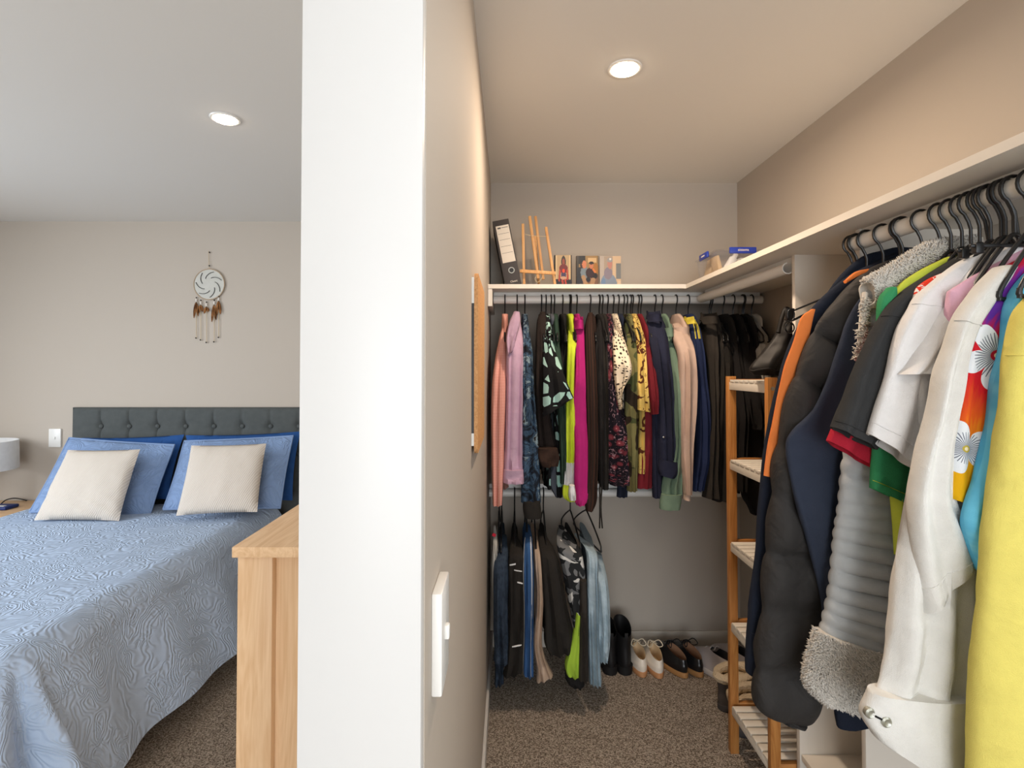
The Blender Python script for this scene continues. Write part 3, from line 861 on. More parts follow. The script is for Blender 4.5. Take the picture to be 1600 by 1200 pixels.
def rust_stripe(k, v):
    wv = k.n('ShaderNodeTexWave', {'Vector': v, 'Scale': 26.0, 'Distortion': .6}).outputs['Fac']
    return k.ramp(wv, [(.6, (44, 34, 30)), (.95, (66, 44, 36))])
pat('brown_stripe', rust_stripe)
def redwhite(k, v):
    n_ = k.noise(v, 55, 2, .5, 2).outputs['Fac']
    return k.mix(k.math('GREATER_THAN', n_, .53), lin((226, 62, 40)), lin((240, 232, 226)))
pat('red_white_print', redwhite)
def aqua(k, v):
    n_ = k.noise(v, 9, 3, .55, 1.2).outputs['Fac']
    return k.ramp(n_, [(.35, (84, 178, 222)), (.55, (116, 204, 236)), (.7, (160, 224, 242))])
pat('aqua_tiedye', aqua)
def denim(k, v):
    n_ = k.noise(v, 12, 4, .7).outputs['Fac']; w_ = k.noise(k.n('ShaderNodeMapping', {'Vector': v, 'Scale': (500, 60, 1)}).outputs[0], 1, 2).outputs['Fac']
    return k.ramp(k.math('ADD', k.math('MULTIPLY', n_, .7), k.math('MULTIPLY', w_, .3)), [(.35, (32, 40, 52)), (.65, (66, 80, 98))])
pat('denim_dark', denim)
def denim_l(k, v):
    n_ = k.noise(v, 10, 4, .7).outputs['Fac']
    return k.ramp(n_, [(.35, (142, 162, 174)), (.65, (178, 196, 206))])
pat('denim_light', denim_l)
def pinkcheck(k, v):
    a = k.n('ShaderNodeTexWave', {'Vector': v, 'Scale': 30.0}, bands_direction='X').outputs['Fac']; b = k.n('ShaderNodeTexWave', {'Vector': v, 'Scale': 30.0}, bands_direction='Y').outputs['Fac']
    f = k.math('MAXIMUM', k.math('GREATER_THAN', a, .93), k.math('GREATER_THAN', b, .93))
    return k.mix(f, lin((218, 160, 147)), lin((213, 150, 137)))
pat('coral_check', pinkcheck)
def hawaii(k, v):
    """orange-red and violet flame ground with two large white hibiscus blossoms (UV in metres)"""
    sp = k.n('ShaderNodeSeparateXYZ', {0: v}); x, y = sp.outputs[0], sp.outputs[1]
    st = k.noise(k.n('ShaderNodeMapping', {'Vector': v, 'Scale': (60, 9, 1), 'Rotation': (0, 0, -.3)}).outputs[0], 1, 3, .6, .4).outputs['Fac']
    f = k.math('ADD', k.math('MULTIPLY', y, 2.3), k.math('MULTIPLY', k.math('SUBTRACT', st, .5), .32))
    g = k.ramp(f, [(.0, (232, 176, 20)), (.20, (240, 168, 24)), (.30, (226, 96, 30)), (.42, (210, 30, 40)), (.60, (206, 30, 46)), (.68, (88, 44, 150)), (.84, (110, 44, 150)), (.92, (196, 34, 60))])
    for (fx, fy, R, rot, eye) in HAW_FLOWERS:
        dx = k.math('SUBTRACT', x, fx); dy = k.math('SUBTRACT', y, fy)
        r = k.math('SQRT', k.math('ADD', k.math('MULTIPLY', dx, dx), k.math('MULTIPLY', dy, dy)))
        a = k.math('ARCTAN2', dy, dx)
        lob = k.math('ABSOLUTE', k.math('COSINE', k.math('ADD', k.math('MULTIPLY', a, 2.5), rot)))
        lim = k.math('MULTIPLY', k.math('ADD', .38, k.math('MULTIPLY', k.math('POWER', lob, .8), .62)), R)
        rays = k.math('GREATER_THAN', k.math('SINE', k.math('MULTIPLY', a, 41)), k.math('SUBTRACT', k.math('MULTIPLY', r, 3.2 / R), 1.2))
        pet = k.mix(k.math('MULTIPLY', rays, k.math('LESS_THAN', r, R * .62)), lin((236, 240, 246)), lin((120, 126, 140)))
        g = k.mix(k.math('LESS_THAN', r, lim), g, pet)
        g = k.mix(k.math('LESS_THAN', r, R * .15), g, lin(eye))
        g = k.mix(k.math('LESS_THAN', r, R * .08), g, lin((240, 226, 190)))
    return g
HAW_FLOWERS = [(.036, .232, .050, .5, (190, 30, 50)), (.014, .088, .048, 1.4, (190, 170, 70))]
pat('hawaiian_print', hawaii, .75)

def fab(key, rgb, **kw): M[key] = fabric(key, rgb, **kw)
for key, rgb in dict(coral=(228, 158, 142), lilac=(196, 160, 186), brownblack=(44, 36, 33), slate=(84, 88, 98), dkgreen=(44, 66, 54), blk=(36, 34, 34), blk2=(45, 42, 39),
                     blk3=(58, 53, 48), hivis=(196, 216, 40), magenta=(184, 30, 116), dkbrown=(58, 42, 35), navychk=(38, 44, 62), redtee=(122, 30, 40), navy=(40, 43, 64),
                     sage=(112, 138, 116), blush=(204, 174, 156), royalnavy=(38, 50, 88), yellowln=(226, 206, 60), greyshirt=(188, 186, 180), silver=(198, 200, 204),
                     bluetrk=(52, 92, 146), white=(224, 226, 228), beigetr=(190, 164, 142), lime=(160, 200, 50), navyfg=(50, 58, 76), navydk=(33, 40, 56), orange=(244, 128, 54),
                     puffer=(54, 52, 52), redfg=(204, 34, 56), blackfg=(56, 57, 58), whitefg=(232, 231, 231), whiteden=(224, 222, 216), pinkfg=(232, 178, 204), limefg=(198, 214, 60),
                     greenfg=(52, 152, 94), yellowfg=(230, 213, 98), greyquilt=(186, 192, 196), sherpa=(228, 222, 212)).items(): fab(key, rgb)
M['puffer'] = fabric('puffer_shell', (54, 52, 51), .62, 1200, .05, .05, wr=.45)

# ------------------------------------------------------------------ hangers
HDROP = .078
def hanger_meshes(span, ax):
    """hook and body of a plastic hanger whose shoulder axis is ax ('x' or 'y'); origin at the rail bead"""
    def P(u, z): return Vector((u, 0, z)) if ax == 'x' else Vector((0, u, z))
    sgn = -1
    hk = [P(sgn * .0225 * math.cos(math.radians(a)), .0225 * math.sin(math.radians(a))) for a in range(200, -61, -20)]
    hk += [P(sgn * .004, -.033), P(0, -.046), P(0, -HDROP)]
    b1 = tubebm(hk, .0029, 8)
    b2 = bmesh.new()
    h = span / 2; dz = 1.15 if span < .3 else 1.0
    add_tube(b2, [P(-h, -HDROP - .105 * dz), P(-h * .96, -HDROP - .088 * dz), P(-h * .6, -HDROP - .048 * dz), P(-h * .2, -HDROP - .012 * dz), P(0, -HDROP), P(h * .2, -HDROP - .012 * dz), P(h * .6, -HDROP - .048 * dz), P(h * .96, -HDROP - .088 * dz), P(h, -HDROP - .105 * dz), P(h * .93, -HDROP - .118), P(0, -HDROP - .118), P(-h * .93, -HDROP - .118), P(-h, -HDROP - .105)], .0036, 8, 60)
    return b1, b2
_hp = {}
def short(label):
    for w_ in (' hanging', ' on the', ' whose', ' beside', ' behind', ' between', ' showing', ' squeezed', ' at the', ' seen', ' right of', ' nearest', ' in the'):
        label = label.split(w_)[0]
    ws = label.split()
    if len(ws) > 7:
        label = ' '.join(ws).split(' and ')[0]; ws = label.split()
        if len(ws) > 7: label = label.split(' with ')[0]
    return label
def hanger(loc, ax, label, group=None, rz=0.0, span=.39):
    key = (ax, span)
    if key not in _hp:
        t = thing('coat_hanger', label, 'hanger', (0, 0, 0))
        b1, b2 = hanger_meshes(span, ax)
        obj('hook', b1, M['black_plastic'], t); obj('shoulder_frame', b2, M['black_plastic'], t, angle=80)
        _hp[key] = t
    else:
        src = _hp[key]; t = src.copy(); COL.objects.link(t)
        for ch in src.children:
            c = ch.copy(); COL.objects.link(c); c.parent = t
    t['label'] = label; t.location = loc; t.rotation_euler = (0, 0, rz)
    if group: t['group'] = group
    return t

def pix(p):
    d = Vector(p) - Vector((0, 0, H)); c_, s_ = math.cos(PITCH), math.sin(PITCH)
    f_ = d.y * c_ + d.z * s_; u_ = -d.y * s_ + d.z * c_
    return CX + F * d.x / f_, CY - F * u_ / f_
def snap(lf, px, py):
    """point of a cloth surface's front that is seen at a pixel"""
    best = None; t_, a_ = .5, PI / 2; st, sa = .5, PI / 2
    for _ in range(9):
        c = [(t_ + st * i / 3, a_ + sa * j / 3) for i in range(-3, 4) for j in range(-3, 4)]
        c = [(min(1, max(0, q_[0])), min(PI, max(0, q_[1]))) for q_ in c]
        def e(q_):
            x, y = pix(lf.at(*q_)); return (x - px) ** 2 + (y - py) ** 2
        t_, a_ = min(c, key=e); st *= .5; sa *= .5
    return lf.at(t_, a_)

# ------------------------------------------------------------------ clothes on the back rails
SF = 386.0
def rows_pts(rows, s_of):
    L, R = [], []
    for i, r in enumerate(rows):
        s = s_of(i, r)
        if len(r) == 3: L.append(W(r[1], r[0], s)); R.append(W(r[2], r[0], s))
        else: L.append(W(r[0], r[1], s)); R.append(W(r[2], r[3], s))
    return L, R
def back_garment(name, label, cat, m, hang_px, rows, extra=(), hem=None, depth=.034, fold=(2.6, .35), wr=.006, body=True, s_front=SF, rail_z=None, body_m=None, first=2, sleeve_name='sleeve', thick=.013, half=.20, hbar=False, hlabel=None, rz=0.0):
    """garment seen edge-on: 'rows' trace the sleeve that hangs nearest the camera; the body runs back from it"""
    rz_ = RZ if rail_z is None else rail_z
    hp = W(hang_px, 470 if rail_z is None else 772, 352)
    X = hp.x
    y_last = rows[-1][0] if len(rows[-1]) == 3 else max(rows[-1][1], rows[-1][3])
    hz = W(0, y_last, s_front).z
    t = thing(name, label, cat, (X, RYB - .1, hz), None)
    def s_of(i, r):
        f = min(1.0, i / first); f = f * f * (3 - 2 * f) if first > 1 else f
        d = (F / 352 - .05) * (1 - f) + (F / s_front) * f
        return F / d
    L, R = rows_pts(rows, s_of)
    lf = Loft(L, R, depth, (0, -1, 0), 2.2, fold, wr, seed=hang_px % 17)
    obj(sleeve_name, lf.mesh(nt=30, nth=22), m, t, angle=75)
    for ex in extra: ex(t, lf, L, R)
    if body:
        hb = W(0, hem if hem else y_last - 12, s_front).z
        nz = rz_ - HDROP + .012
        y0, y1 = F / s_front + .055, RYB + half
        yc = RYB
        ny = .045
        Lr = [Vector((X, yc - ny, nz)), Vector((X, yc - ny - .05, nz - .025)), Vector((X, y0 + .015, nz - .085)), Vector((X, y0, nz - .16)), Vector((X, y0, (nz + hb) / 2 - .05)), Vector((X, y0 - .005, hb))]
        Rr = [Vector((X, yc + ny, nz)), Vector((X, yc + ny + .05, nz - .025)), Vector((X, y1 - .015, nz - .085)), Vector((X, y1, nz - .16)), Vector((X, y1, (nz + hb) / 2 - .05)), Vector((X, y1 + .005, hb))]
        lb = Loft(Lr, Rr, thick, (-1, 0, 0), 2.6, (3.2, .5), .004, seed=hang_px % 13)
        obj('body', lb.mesh(nt=24, nth=28), body_m or m, t, angle=75)
    hanger(Vector((X, RYB, rz_)), 'y', hlabel or ('black hanger holding the ' + short(label)), None, rz, .31)
    return t
def strip(nm, m, rows, depth=.026, s=SF + 3, fold=(2.2, .3), label=None, hollow=True):
    def f(t, lf, L, R):
        l, r = rows_pts(rows, lambda i, q: s)
        obj(nm, Loft(l, r, depth, (0, -1, 0), 2.2, fold, .003, seed=len(rows)).mesh(nt=16, nth=18, hollow=hollow), m, t, label, angle=75)
    return f
def band(nm, m, t0, t1, off=.002, label=None):
    def f(t, lf, L, R):
        obj(nm, lf.mesh(t0, t1, off=off, nt=4, nth=22, hollow=False), m, t, label, angle=75)
    return f
def collar(m, y, xl, xr, h=14, label=None):
    def f(t, lf, L, R):
        a = W(xl, y, 372); b = W(xr, y, 372); c = (a + b) / 2; r = max((b - a).length / 2, .012)
        hh = h / 372
        bm = bmesh.new(); seg = 20; rr = []
        for j, (z, k_) in enumerate(((0, 1.05), (hh * .55, .95), (hh, .98), (hh * .9, .86), (.0, .8))):
            rr.append([bm.verts.new(c + Vector((k_ * r * math.cos(2 * PI * q / seg), k_ * .06 * math.sin(2 * PI * q / seg), z - .02 * (math.sin(2 * PI * q / seg) < -.3)))) for q in range(seg)])
        for A, B in zip(rr, rr[1:]):
            for q in range(seg): bm.faces.new((A[q], A[(q + 1) % seg], B[(q + 1) % seg], B[q]))
        obj('collar', bm, m, t, label, angle=80)
    return f

BG = back_garment
BG('shirt', 'coral pink check shirt hanging at the left end of the back rail', 'shirt', M['coral_check'], 789,
   [(507, 786, 790), (532, 779, 792), (590, 770, 791), (660, 768, 789), (725, 768, 788), (788, 770, 785)], hem=770, fold=(2.4, .3))
BG('blouse', 'lilac shirt with a turned-up collar and ruffled hem on the back rail', 'shirt', M['lilac'], 808,
   [(489, 803, 812), (506, 795, 814), (552, 791, 819), (620, 790, 819), (700, 788, 818), (736, 787, 818)],
   extra=[strip('collar', M['lilac'], [(803, 487, 812, 488), (796, 504, 813, 502), (791, 528, 808, 524), (793, 556, 801, 549)], .026, 391), strip('ruffle_hem', M['lilac'], [(733, 787, 818), (745, 786, 819), (754, 786, 819)], .036, fold=(11, .35))], hem=740)
BG('bomber_jacket', 'blue tie-dye bomber jacket with a wide black cuff on the back rail', 'jacket', M['tiedye_blue'], 820,
   [(499, 818, 825), (516, 816, 827), (560, 815, 833), (620, 814, 836), (700, 815, 842), (784, 814, 845)],
   extra=[strip('cuff', M['blk2'], [(782, 817, 844), (795, 817, 845), (808, 819, 846)], .034, fold=(9, .12), label='black ribbed cuff')], hem=770)
BG('leather_jacket', 'dark brown leather jacket hanging behind the mint print tee', 'jacket', M['brownblack'], 846,
   [(488, 844, 852), (512, 838, 855), (600, 836, 858), (660, 839, 862), (700, 841, 870), (722, 842, 872)], depth=.03,
   extra=[strip('fur_cuff', M['dkbrown'], [(700, 840, 871), (715, 840, 874), (728, 846, 872)], .034, fold=(7, .5), label='crumpled dark cuff')], hem=740, s_front=378)
BG('print_tee', 'black tee with pale mint paint-patch print and a wide short sleeve', 't-shirt', M['mint_on_black'], 853,
   [(853, 500, 857, 500), (849, 535, 867, 545), (848, 592, 885, 594), (848, 652, 896, 621)],
   extra=[strip('front', M['mint_on_black'], [(560, 858, 872), (650, 866, 879), (776, 870, 879)], .02, 379)], hem=770, depth=.03, s_front=392, sleeve_name='short_sleeve')
BG('grey_shirt', 'slate grey top with a flared hem beside the mint print tee', 'shirt', M['slate'], 861,
   [(506, 859, 866), (640, 868, 877), (715, 864, 878), (750, 856, 877), (776, 868, 878)], hem=766, depth=.02, s_front=374)
BG('green_tee', 'dark forest green top beside the yellow safety vest', 'top', M['dkgreen'], 866,
   [(506, 863, 869), (545, 862, 875), (600, 868, 882), (700, 874, 885), (755, 875, 884)], hem=752, depth=.025)
BG('tank_shirt', 'narrow black top between the green top and the yellow safety vest', 'top', M['blk'], 879,
   [(530, 878, 883), (560, 876, 889), (620, 880, 889), (680, 880, 888)], hem=690, depth=.02, s_front=378)
BG('safety_vest', 'fluorescent yellow safety vest with a silver band on the back rail', 'vest', M['hivis'], 890,
   [(508, 889, 896), (530, 887, 902), (550, 887, 899), (600, 885, 897), (680, 883, 899), (720, 884, 898), (770, 879, 897), (782, 886, 900)],
   extra=[band('reflective_band', M['silver'], .72, .81, .002, 'silver reflective band'), strip('lining', M['white'], [(758, 889, 898), (772, 888, 900), (781, 890, 900)], .02, 396, label='white lining')], hem=760, depth=.024)
BG('pleated_blouse', 'hot pink pleated satin blouse on the back rail', 'blouse', M['magenta'], 901,
   [(499, 898, 910), (515, 898, 912), (590, 898, 915), (640, 893, 916), (690, 896, 918), (770, 896, 918), (788, 900, 913)],
   extra=[band('cuff', M['magenta'], .83, .94, .002), collar(M['magenta'], 508, 897, 911, 14)], hem=780, depth=.032, fold=(7, .42))
BG('wrap_blouse', 'dark brown wrap top with striped sleeve on the back rail', 'top', M['brown_stripe'], 922,
   [(489, 919, 926), (515, 914, 928), (600, 915, 934), (700, 917, 935), (775, 913, 933), (797, 915, 926)], hem=780, depth=.03, fold=(5, .3))
def belt(t, lf, L, R):
    a = W(937, 760, SF + 6)
    bm = bmesh.new()
    for dx in (0, .009):
        add_tube(bm, [a + Vector((dx, 0, 0)), a + Vector((dx * .4, -.004, -.08)), a + Vector((dx * 1.2 - .001, 0, -.165))], .0032, 6, 10)
    obj('tie_belt', bm, M['blk2'], t, 'thin hanging tie belt')
BG('black_dress', 'black dress with a dangling tie belt on the back rail', 'dress', M['blk'], 936,
   [(500, 934, 939), (540, 928, 942), (640, 933, 946), (760, 936, 947)], extra=[belt], hem=766, depth=.028)
BG('knit_shirt', 'plain black top between the black dress and the burgundy floral dress', 'top', M['blk2'], 941,
   [(500, 939, 944), (540, 940, 949), (640, 944, 951), (764, 940, 951)], hem=760, depth=.022)
BG('floral_dress', 'dark dress with burgundy flowers hanging in the middle of the back rail', 'dress', M['burgundy_floral'], 949,
   [(503, 946, 953), (540, 947, 960), (640, 949, 974), (700, 949, 982), (740, 949, 984), (757, 953, 983)], hem=750, depth=.034)
BG('crochet_shirt', 'cream crochet top with black dotted pattern and a curled short sleeve', 'top', M['cream_dotted'], 958,
   [(957, 508, 962, 508), (957, 530, 974, 528), (959, 562, 986, 568), (960, 590, 985, 588), (964, 620, 971, 612), (967, 640, 971, 636)], hem=640, depth=.03, s_front=394, sleeve_name='short_sleeve')
BG('check_shirt', 'navy checked shirt whose tail shows below the floral dress', 'shirt', M['navychk'], 966,
   [(505, 964, 969), (560, 974, 983), (640, 974, 982), (700, 970, 981), (776, 963, 980)], hem=770, depth=.022, s_front=378)
BG('camo_shirt', 'green camouflage shirt on the back rail', 'shirt', M['camo_green'], 979,
   [(505, 976, 985), (540, 975, 995), (590, 977, 1001), (640, 976, 997), (700, 977, 996), (766, 979, 995)], hem=762, depth=.034)
BG('tropical_shirt', 'yellow short-sleeved shirt with brown leaf print', 'shirt', M['yellow_floral'], 988,
   [(985, 497, 993, 498), (994, 532, 1007, 530), (995, 600, 1012, 595), (996, 640, 1016, 644)],
   extra=[strip('front', M['yellow_floral'], [(560, 997, 1008), (640, 998, 1009), (739, 997, 1009)], .022, 384)], hem=734, depth=.028, s_front=392, sleeve_name='short_sleeve')
BG('red_tee', 'dark red tee beside the navy jacket on the back rail', 't-shirt', M['redtee'], 997,
   [(998, 502, 1004, 503), (1005, 540, 1016, 542), (1009, 600, 1027, 598), (1016, 647, 1028, 646)],
   extra=[strip('front', M['redtee'], [(600, 1004, 1018), (700, 999, 1019), (762, 994, 1018)], .026, 383)], hem=755, depth=.028, s_front=390, sleeve_name='short_sleeve')
def cuffbtn(px, py):
    def f(t, lf, L, R):
        obj('button', lathebm(snap(lf, px, py), [(.004, .002), (.004, -.002), (.001, -.003)], 10, 'y'), M['metal'], t, 'small pale button')
    return f
BG('work_jacket', 'navy jacket with a buttoned turned-back cuff on the back rail', 'jacket', M['navy'], 1023,
   [(491, 1014, 1030), (512, 1011, 1040), (560, 1019, 1047), (640, 1026, 1055), (718, 1028, 1057)],
   extra=[strip('cuff', M['navy'], [(1029, 716, 1058, 722), (1028, 730, 1059, 740), (1030, 741, 1053, 747)], .042, 388, fold=(2, .1)), strip('front', M['navy'], [(560, 1013, 1028), (660, 1015, 1036), (777, 1020, 1035)], .028, 382), collar(M['navy'], 497, 1011, 1032, 12), cuffbtn(1037, 683)], hem=770, depth=.038)
BG('hoodie', 'sage green hooded sweatshirt with a long cuff on the back rail', 'sweatshirt', M['sage'], 1034,
   [(511, 1034, 1046), (545, 1042, 1056), (600, 1050, 1061), (700, 1050, 1066), (750, 1035, 1066), (774, 1033, 1066)],
   extra=[strip('cuff', M['sage'], [(772, 1033, 1065), (784, 1031, 1064), (795, 1031, 1062)], .03, fold=(8, .12)), collar(M['sage'], 520, 1034, 1050, 14)], hem=765, depth=.03)
BG('hoodie', 'blush beige sweatshirt with a folded hood on the back rail', 'sweatshirt', M['blush'], 1056,
   [(506, 1050, 1060), (520, 1048, 1073), (555, 1060, 1086), (608, 1061, 1088), (690, 1062, 1083), (770, 1069, 1077)],
   extra=[strip('cuff', M['blush'], [(768, 1069, 1078), (780, 1068, 1077)], .03, fold=(6, .12)), collar(M['blush'], 522, 1050, 1076, 17)], hem=764, depth=.04, s_front=390)
def sleeve_lines(t, lf, L, R):
    for k_ in range(3):
        th = PI * (.62 - .10 * k_)
        bm = tubebm([lf.at(.07 + .028 * i, th, .0015) for i in range(9)], .0022, 6, 20)
        obj('piping', bm, M['yellowln'], t, 'yellow sleeve stripe')
BG('track_jacket', 'royal navy track jacket with thin yellow shoulder stripes on the back rail', 'jacket', M['royalnavy'], 1075,
   [(498, 1073, 1083), (520, 1077, 1094), (600, 1086, 1104), (700, 1087, 1108), (765, 1077, 1098)], extra=[sleeve_lines, collar(M['yellowln'], 500, 1071, 1084, 6)], hem=770, depth=.038)
BG('black_coat', 'long black coat with a ruffled collar right of the navy track jacket', 'coat', M['blk3'], 1108,
   [(496, 1098, 1118), (540, 1104, 1121), (640, 1106, 1123), (740, 1101, 1124), (776, 1097, 1130)], hem=776, depth=.04, extra=[collar(M['blk3'], 500, 1096, 1120, 12)])
BG('black_blazer', 'charcoal black blazer with a smooth long sleeve beside the black coat', 'jacket', M['blk2'], 1129,
   [(505, 1112, 1126), (560, 1118, 1143), (640, 1117, 1142), (700, 1116, 1141), (781, 1112, 1141)], hem=776, depth=.04)
BG('black_shirt', 'black shirt hanging behind the bamboo rack post', 'shirt', M['blk'], 1145,
   [(506, 1130, 1147), (560, 1142, 1158), (640, 1148, 1168), (700, 1148, 1166), (766, 1150, 1164)], hem=766, depth=.036)
BG('black_hoodie', 'black sweatshirt with a rounded sleeve end seen through the bamboo rack', 'sweatshirt', M['blk'], 1160,
   [(506, 1150, 1166), (560, 1156, 1182), (620, 1160, 1194), (655, 1164, 1195), (670, 1170, 1188)], hem=765, depth=.036,
   extra=[strip('front', M['blk'], [(600, 1152, 1190), (700, 1154, 1192), (768, 1158, 1186), (790, 1168, 1194), (803, 1174, 1190)], .03, 380)])
BG('grey_shirt', 'pale grey shirt at the right end of the back rail', 'shirt', M['greyshirt'], 1174,
   [(504, 1176, 1184), (530, 1180, 1200), (570, 1184, 1201), (640, 1188, 1199), (700, 1192, 1200)], hem=740, depth=.03, s_front=380)

# spare hooks that show between the clothes
for i, px in enumerate((892, 936.5, 974, 985, 1001, 1111, 1162)):
    hanger(W(px, 470, 352) * 1.0 + Vector((0, RYB - F / 352, RZ - W(px, 470, 352).z)), 'y',
           ['black hanger with a second vest strap beside the yellow safety vest', 'black hanger hook squeezed beside the black dress', 'thin black hanger hook left of the camouflage shirt',
            'black hanger hook left of the yellow leaf shirt', 'black hanger hook right of the dark red tee', 'second black hanger hook over the long black coat', 'black hanger hook right of the black sweatshirt'][i], span=.36)

# ------------------------------------------------------------------ trousers on the lower rail
def trousers(name, label, m, hang_px, legs, extra=(), s=388, depth=.035, fold=(2.6, .35), rz=0.0, hang=True, span=.39):
    X = W(hang_px, 772, 352).x
    zb_ = min(W(0, r[-1][1], s).z for r in legs)
    t = thing(name, label, 'trousers', (X, RYB - .1, zb_))
    for i, rows in enumerate(legs):
        def s_of(j, r, n_=len(rows)):
            f = min(1.0, .25 + j / 1.5); return F / ((F / 352 - .02) * (1 - f) + (F / (s - 4 * i)) * f)
        L, R = rows_pts(rows, s_of)
        lf = Loft(L, R, depth, (0, -1, 0), 2.2, fold, .005, seed=hang_px % 11 + i)
        obj('leg', lf.mesh(nt=34, nth=22), m, t, angle=75)
        if i == 0:
            for ex in extra: ex(t, lf, L, R)
    nz = RZ2 - HDROP - .105
    y0 = F / s + .045; y1 = RYB + .19
    zb2 = max(zb_ + .05, .12)
    lb = Loft([Vector((X, y0, nz)), Vector((X, y0, (nz + zb2) / 2)), Vector((X, y0 + .01, zb2))], [Vector((X, y1, nz)), Vector((X, y1, (nz + zb2) / 2)), Vector((X, y1, zb2))], .014, (-1, 0, 0), 2.6, (3, .4), .004, seed=i)
    obj('folded_back', lb.mesh(nt=16, nth=22), m, t, angle=75)
    if hang: hanger(Vector((X, RYB, RZ2)), 'y', 'black hanger on the lower rail carrying the ' + short(label), None, rz, span)
    return t
def q(*a): return [tuple(r) for r in a]
trousers('jeans', 'dark blue denim jeans hanging at the left end of the lower rail', M['denim_dark'], 784,
         [q((779, 838, 792, 838), (772, 880, 795, 880), (771, 960, 794, 960), (772, 1010, 797, 1010), (771, 1030, 800, 1033)), q((776, 850, 790, 850), (773, 960, 788, 960), (773, 1040, 787, 1040), (772, 1068, 788, 1064))])
trousers('ripped_trousers', 'black jeans with pale frayed rips hanging on the lower rail', M['blk2'], 804,
         [q((801, 834, 806, 834), (796, 860, 818, 858), (794, 890, 820, 890), (794, 960, 820, 960), (790, 1030, 818, 1030), (786, 1053, 816, 1047))],
         extra=[strip('frayed_rip', M['white'], [(796, 882, 806, 880), (796, 884, 806, 882.5)], .003, 414), strip('frayed_rip', M['white'], [(803, 890, 816, 892), (803, 891.5, 816, 893.5)], .003, 414), strip('frayed_rip', M['white'], [(808, 909, 817, 911), (808, 910.5, 817, 912.5)], .003, 414), strip('frayed_rip', M['white'], [(800, 1010, 815, 1007), (800, 1011.5, 815, 1008.5)], .003, 414)])
def side_stripe(ths):
    def f(t, lf, L, R):
        for th, w_ in ths:
            obj('side_stripe', lf.mesh(.12, .97, th + w_, th - w_, .0015, 24, 4), M['white'], t, 'white side stripe')
    return f
trousers('track_pants', 'royal blue track pants with white side stripes hanging on the lower rail', M['bluetrk'], 822,
         [q((823, 822, 829, 824), (818, 850, 832, 845), (817, 900, 834, 900), (818, 960, 834, 960), (816, 1040, 834, 1045), (820, 1051, 834, 1052))], extra=[side_stripe([(PI * .80, .10), (PI * .34, .13)])])
trousers('chinos', 'beige slim trousers hanging on the lower rail beside the black joggers', M['beigetr'], 834,
         [q((835, 838, 840, 838), (835, 866, 845, 870), (838, 935, 849, 940), (833, 1000, 847, 1005), (838, 1040, 856, 1036), (838, 1062, 864, 1052))])
trousers('joggers', 'loose black joggers hanging in the middle of the lower rail', M['blk2'], 849,
         [q((841, 831, 849, 831), (843, 862, 868, 862), (847, 910, 878, 905), (850, 960, 888, 955), (850, 1000, 896, 990), (858, 1020, 896, 1012))], depth=.045)
trousers('camo_pants', 'grey and white camouflage trousers with lime lining hanging on the lower rail', M['camo_grey'], 891,
         [q((873, 823, 882, 825), (869, 848, 906, 858), (876, 880, 913, 885), (883, 910, 915, 910), (890, 945, 912, 945), (896, 985, 906, 985))],
         extra=[strip('lime_lining', M['lime'], [(900, 955, 907, 960), (893, 1000, 906, 1000), (883, 1034, 905, 1040), (885, 1052, 905, 1057)], .026, 392, label='bright lime lining'),
                strip('dark_leg', M['blk3'], [(906, 905, 916, 905), (905, 960, 918, 960), (904, 1059, 919, 1061)], .028, 394, label='plain charcoal leg'),
                strip('black_hem', M['blk'], [(882, 1040, 914, 1050), (884, 1062, 914, 1066), (894, 1070, 912, 1071)], .03, 386, label='black hem')], rz=.10)
trousers('light_jeans', 'light blue denim jeans at the right end of the lower clothes row', M['denim_light'], 916,
         [q((898, 836, 905, 838), (914, 858, 932, 862), (917, 900, 934, 905), (917, 960, 936, 965), (919, 1030, 938, 1035), (920, 1064, 940, 1067)), q((920, 862, 940, 866), (930, 905, 949, 908), (934, 960, 953, 975), (934, 1005, 952, 1008), (933, 1028, 949, 1030))], rz=.16, fold=(4, .4))

def red_tag(t, lf, L, R):
    p_ = W(772, 836, 394)
    obj('tag', boxbm(p_ - Vector((.007, .001, .006)), p_ + Vector((.007, .001, .006)), .0004, Matrix.Rotation(.5, 3, 'Y')), M['redfg'], t, 'small red tag')
trousers('linen_trousers', 'thin white trousers with small red tag squeezed left of the dark jeans', M['greyshirt'], 780,
         [q((771, 822, 775, 822), (770, 850, 778, 850), (769, 880, 777, 880), (769, 960, 775, 960))], extra=[red_tag], depth=.015, s=384)

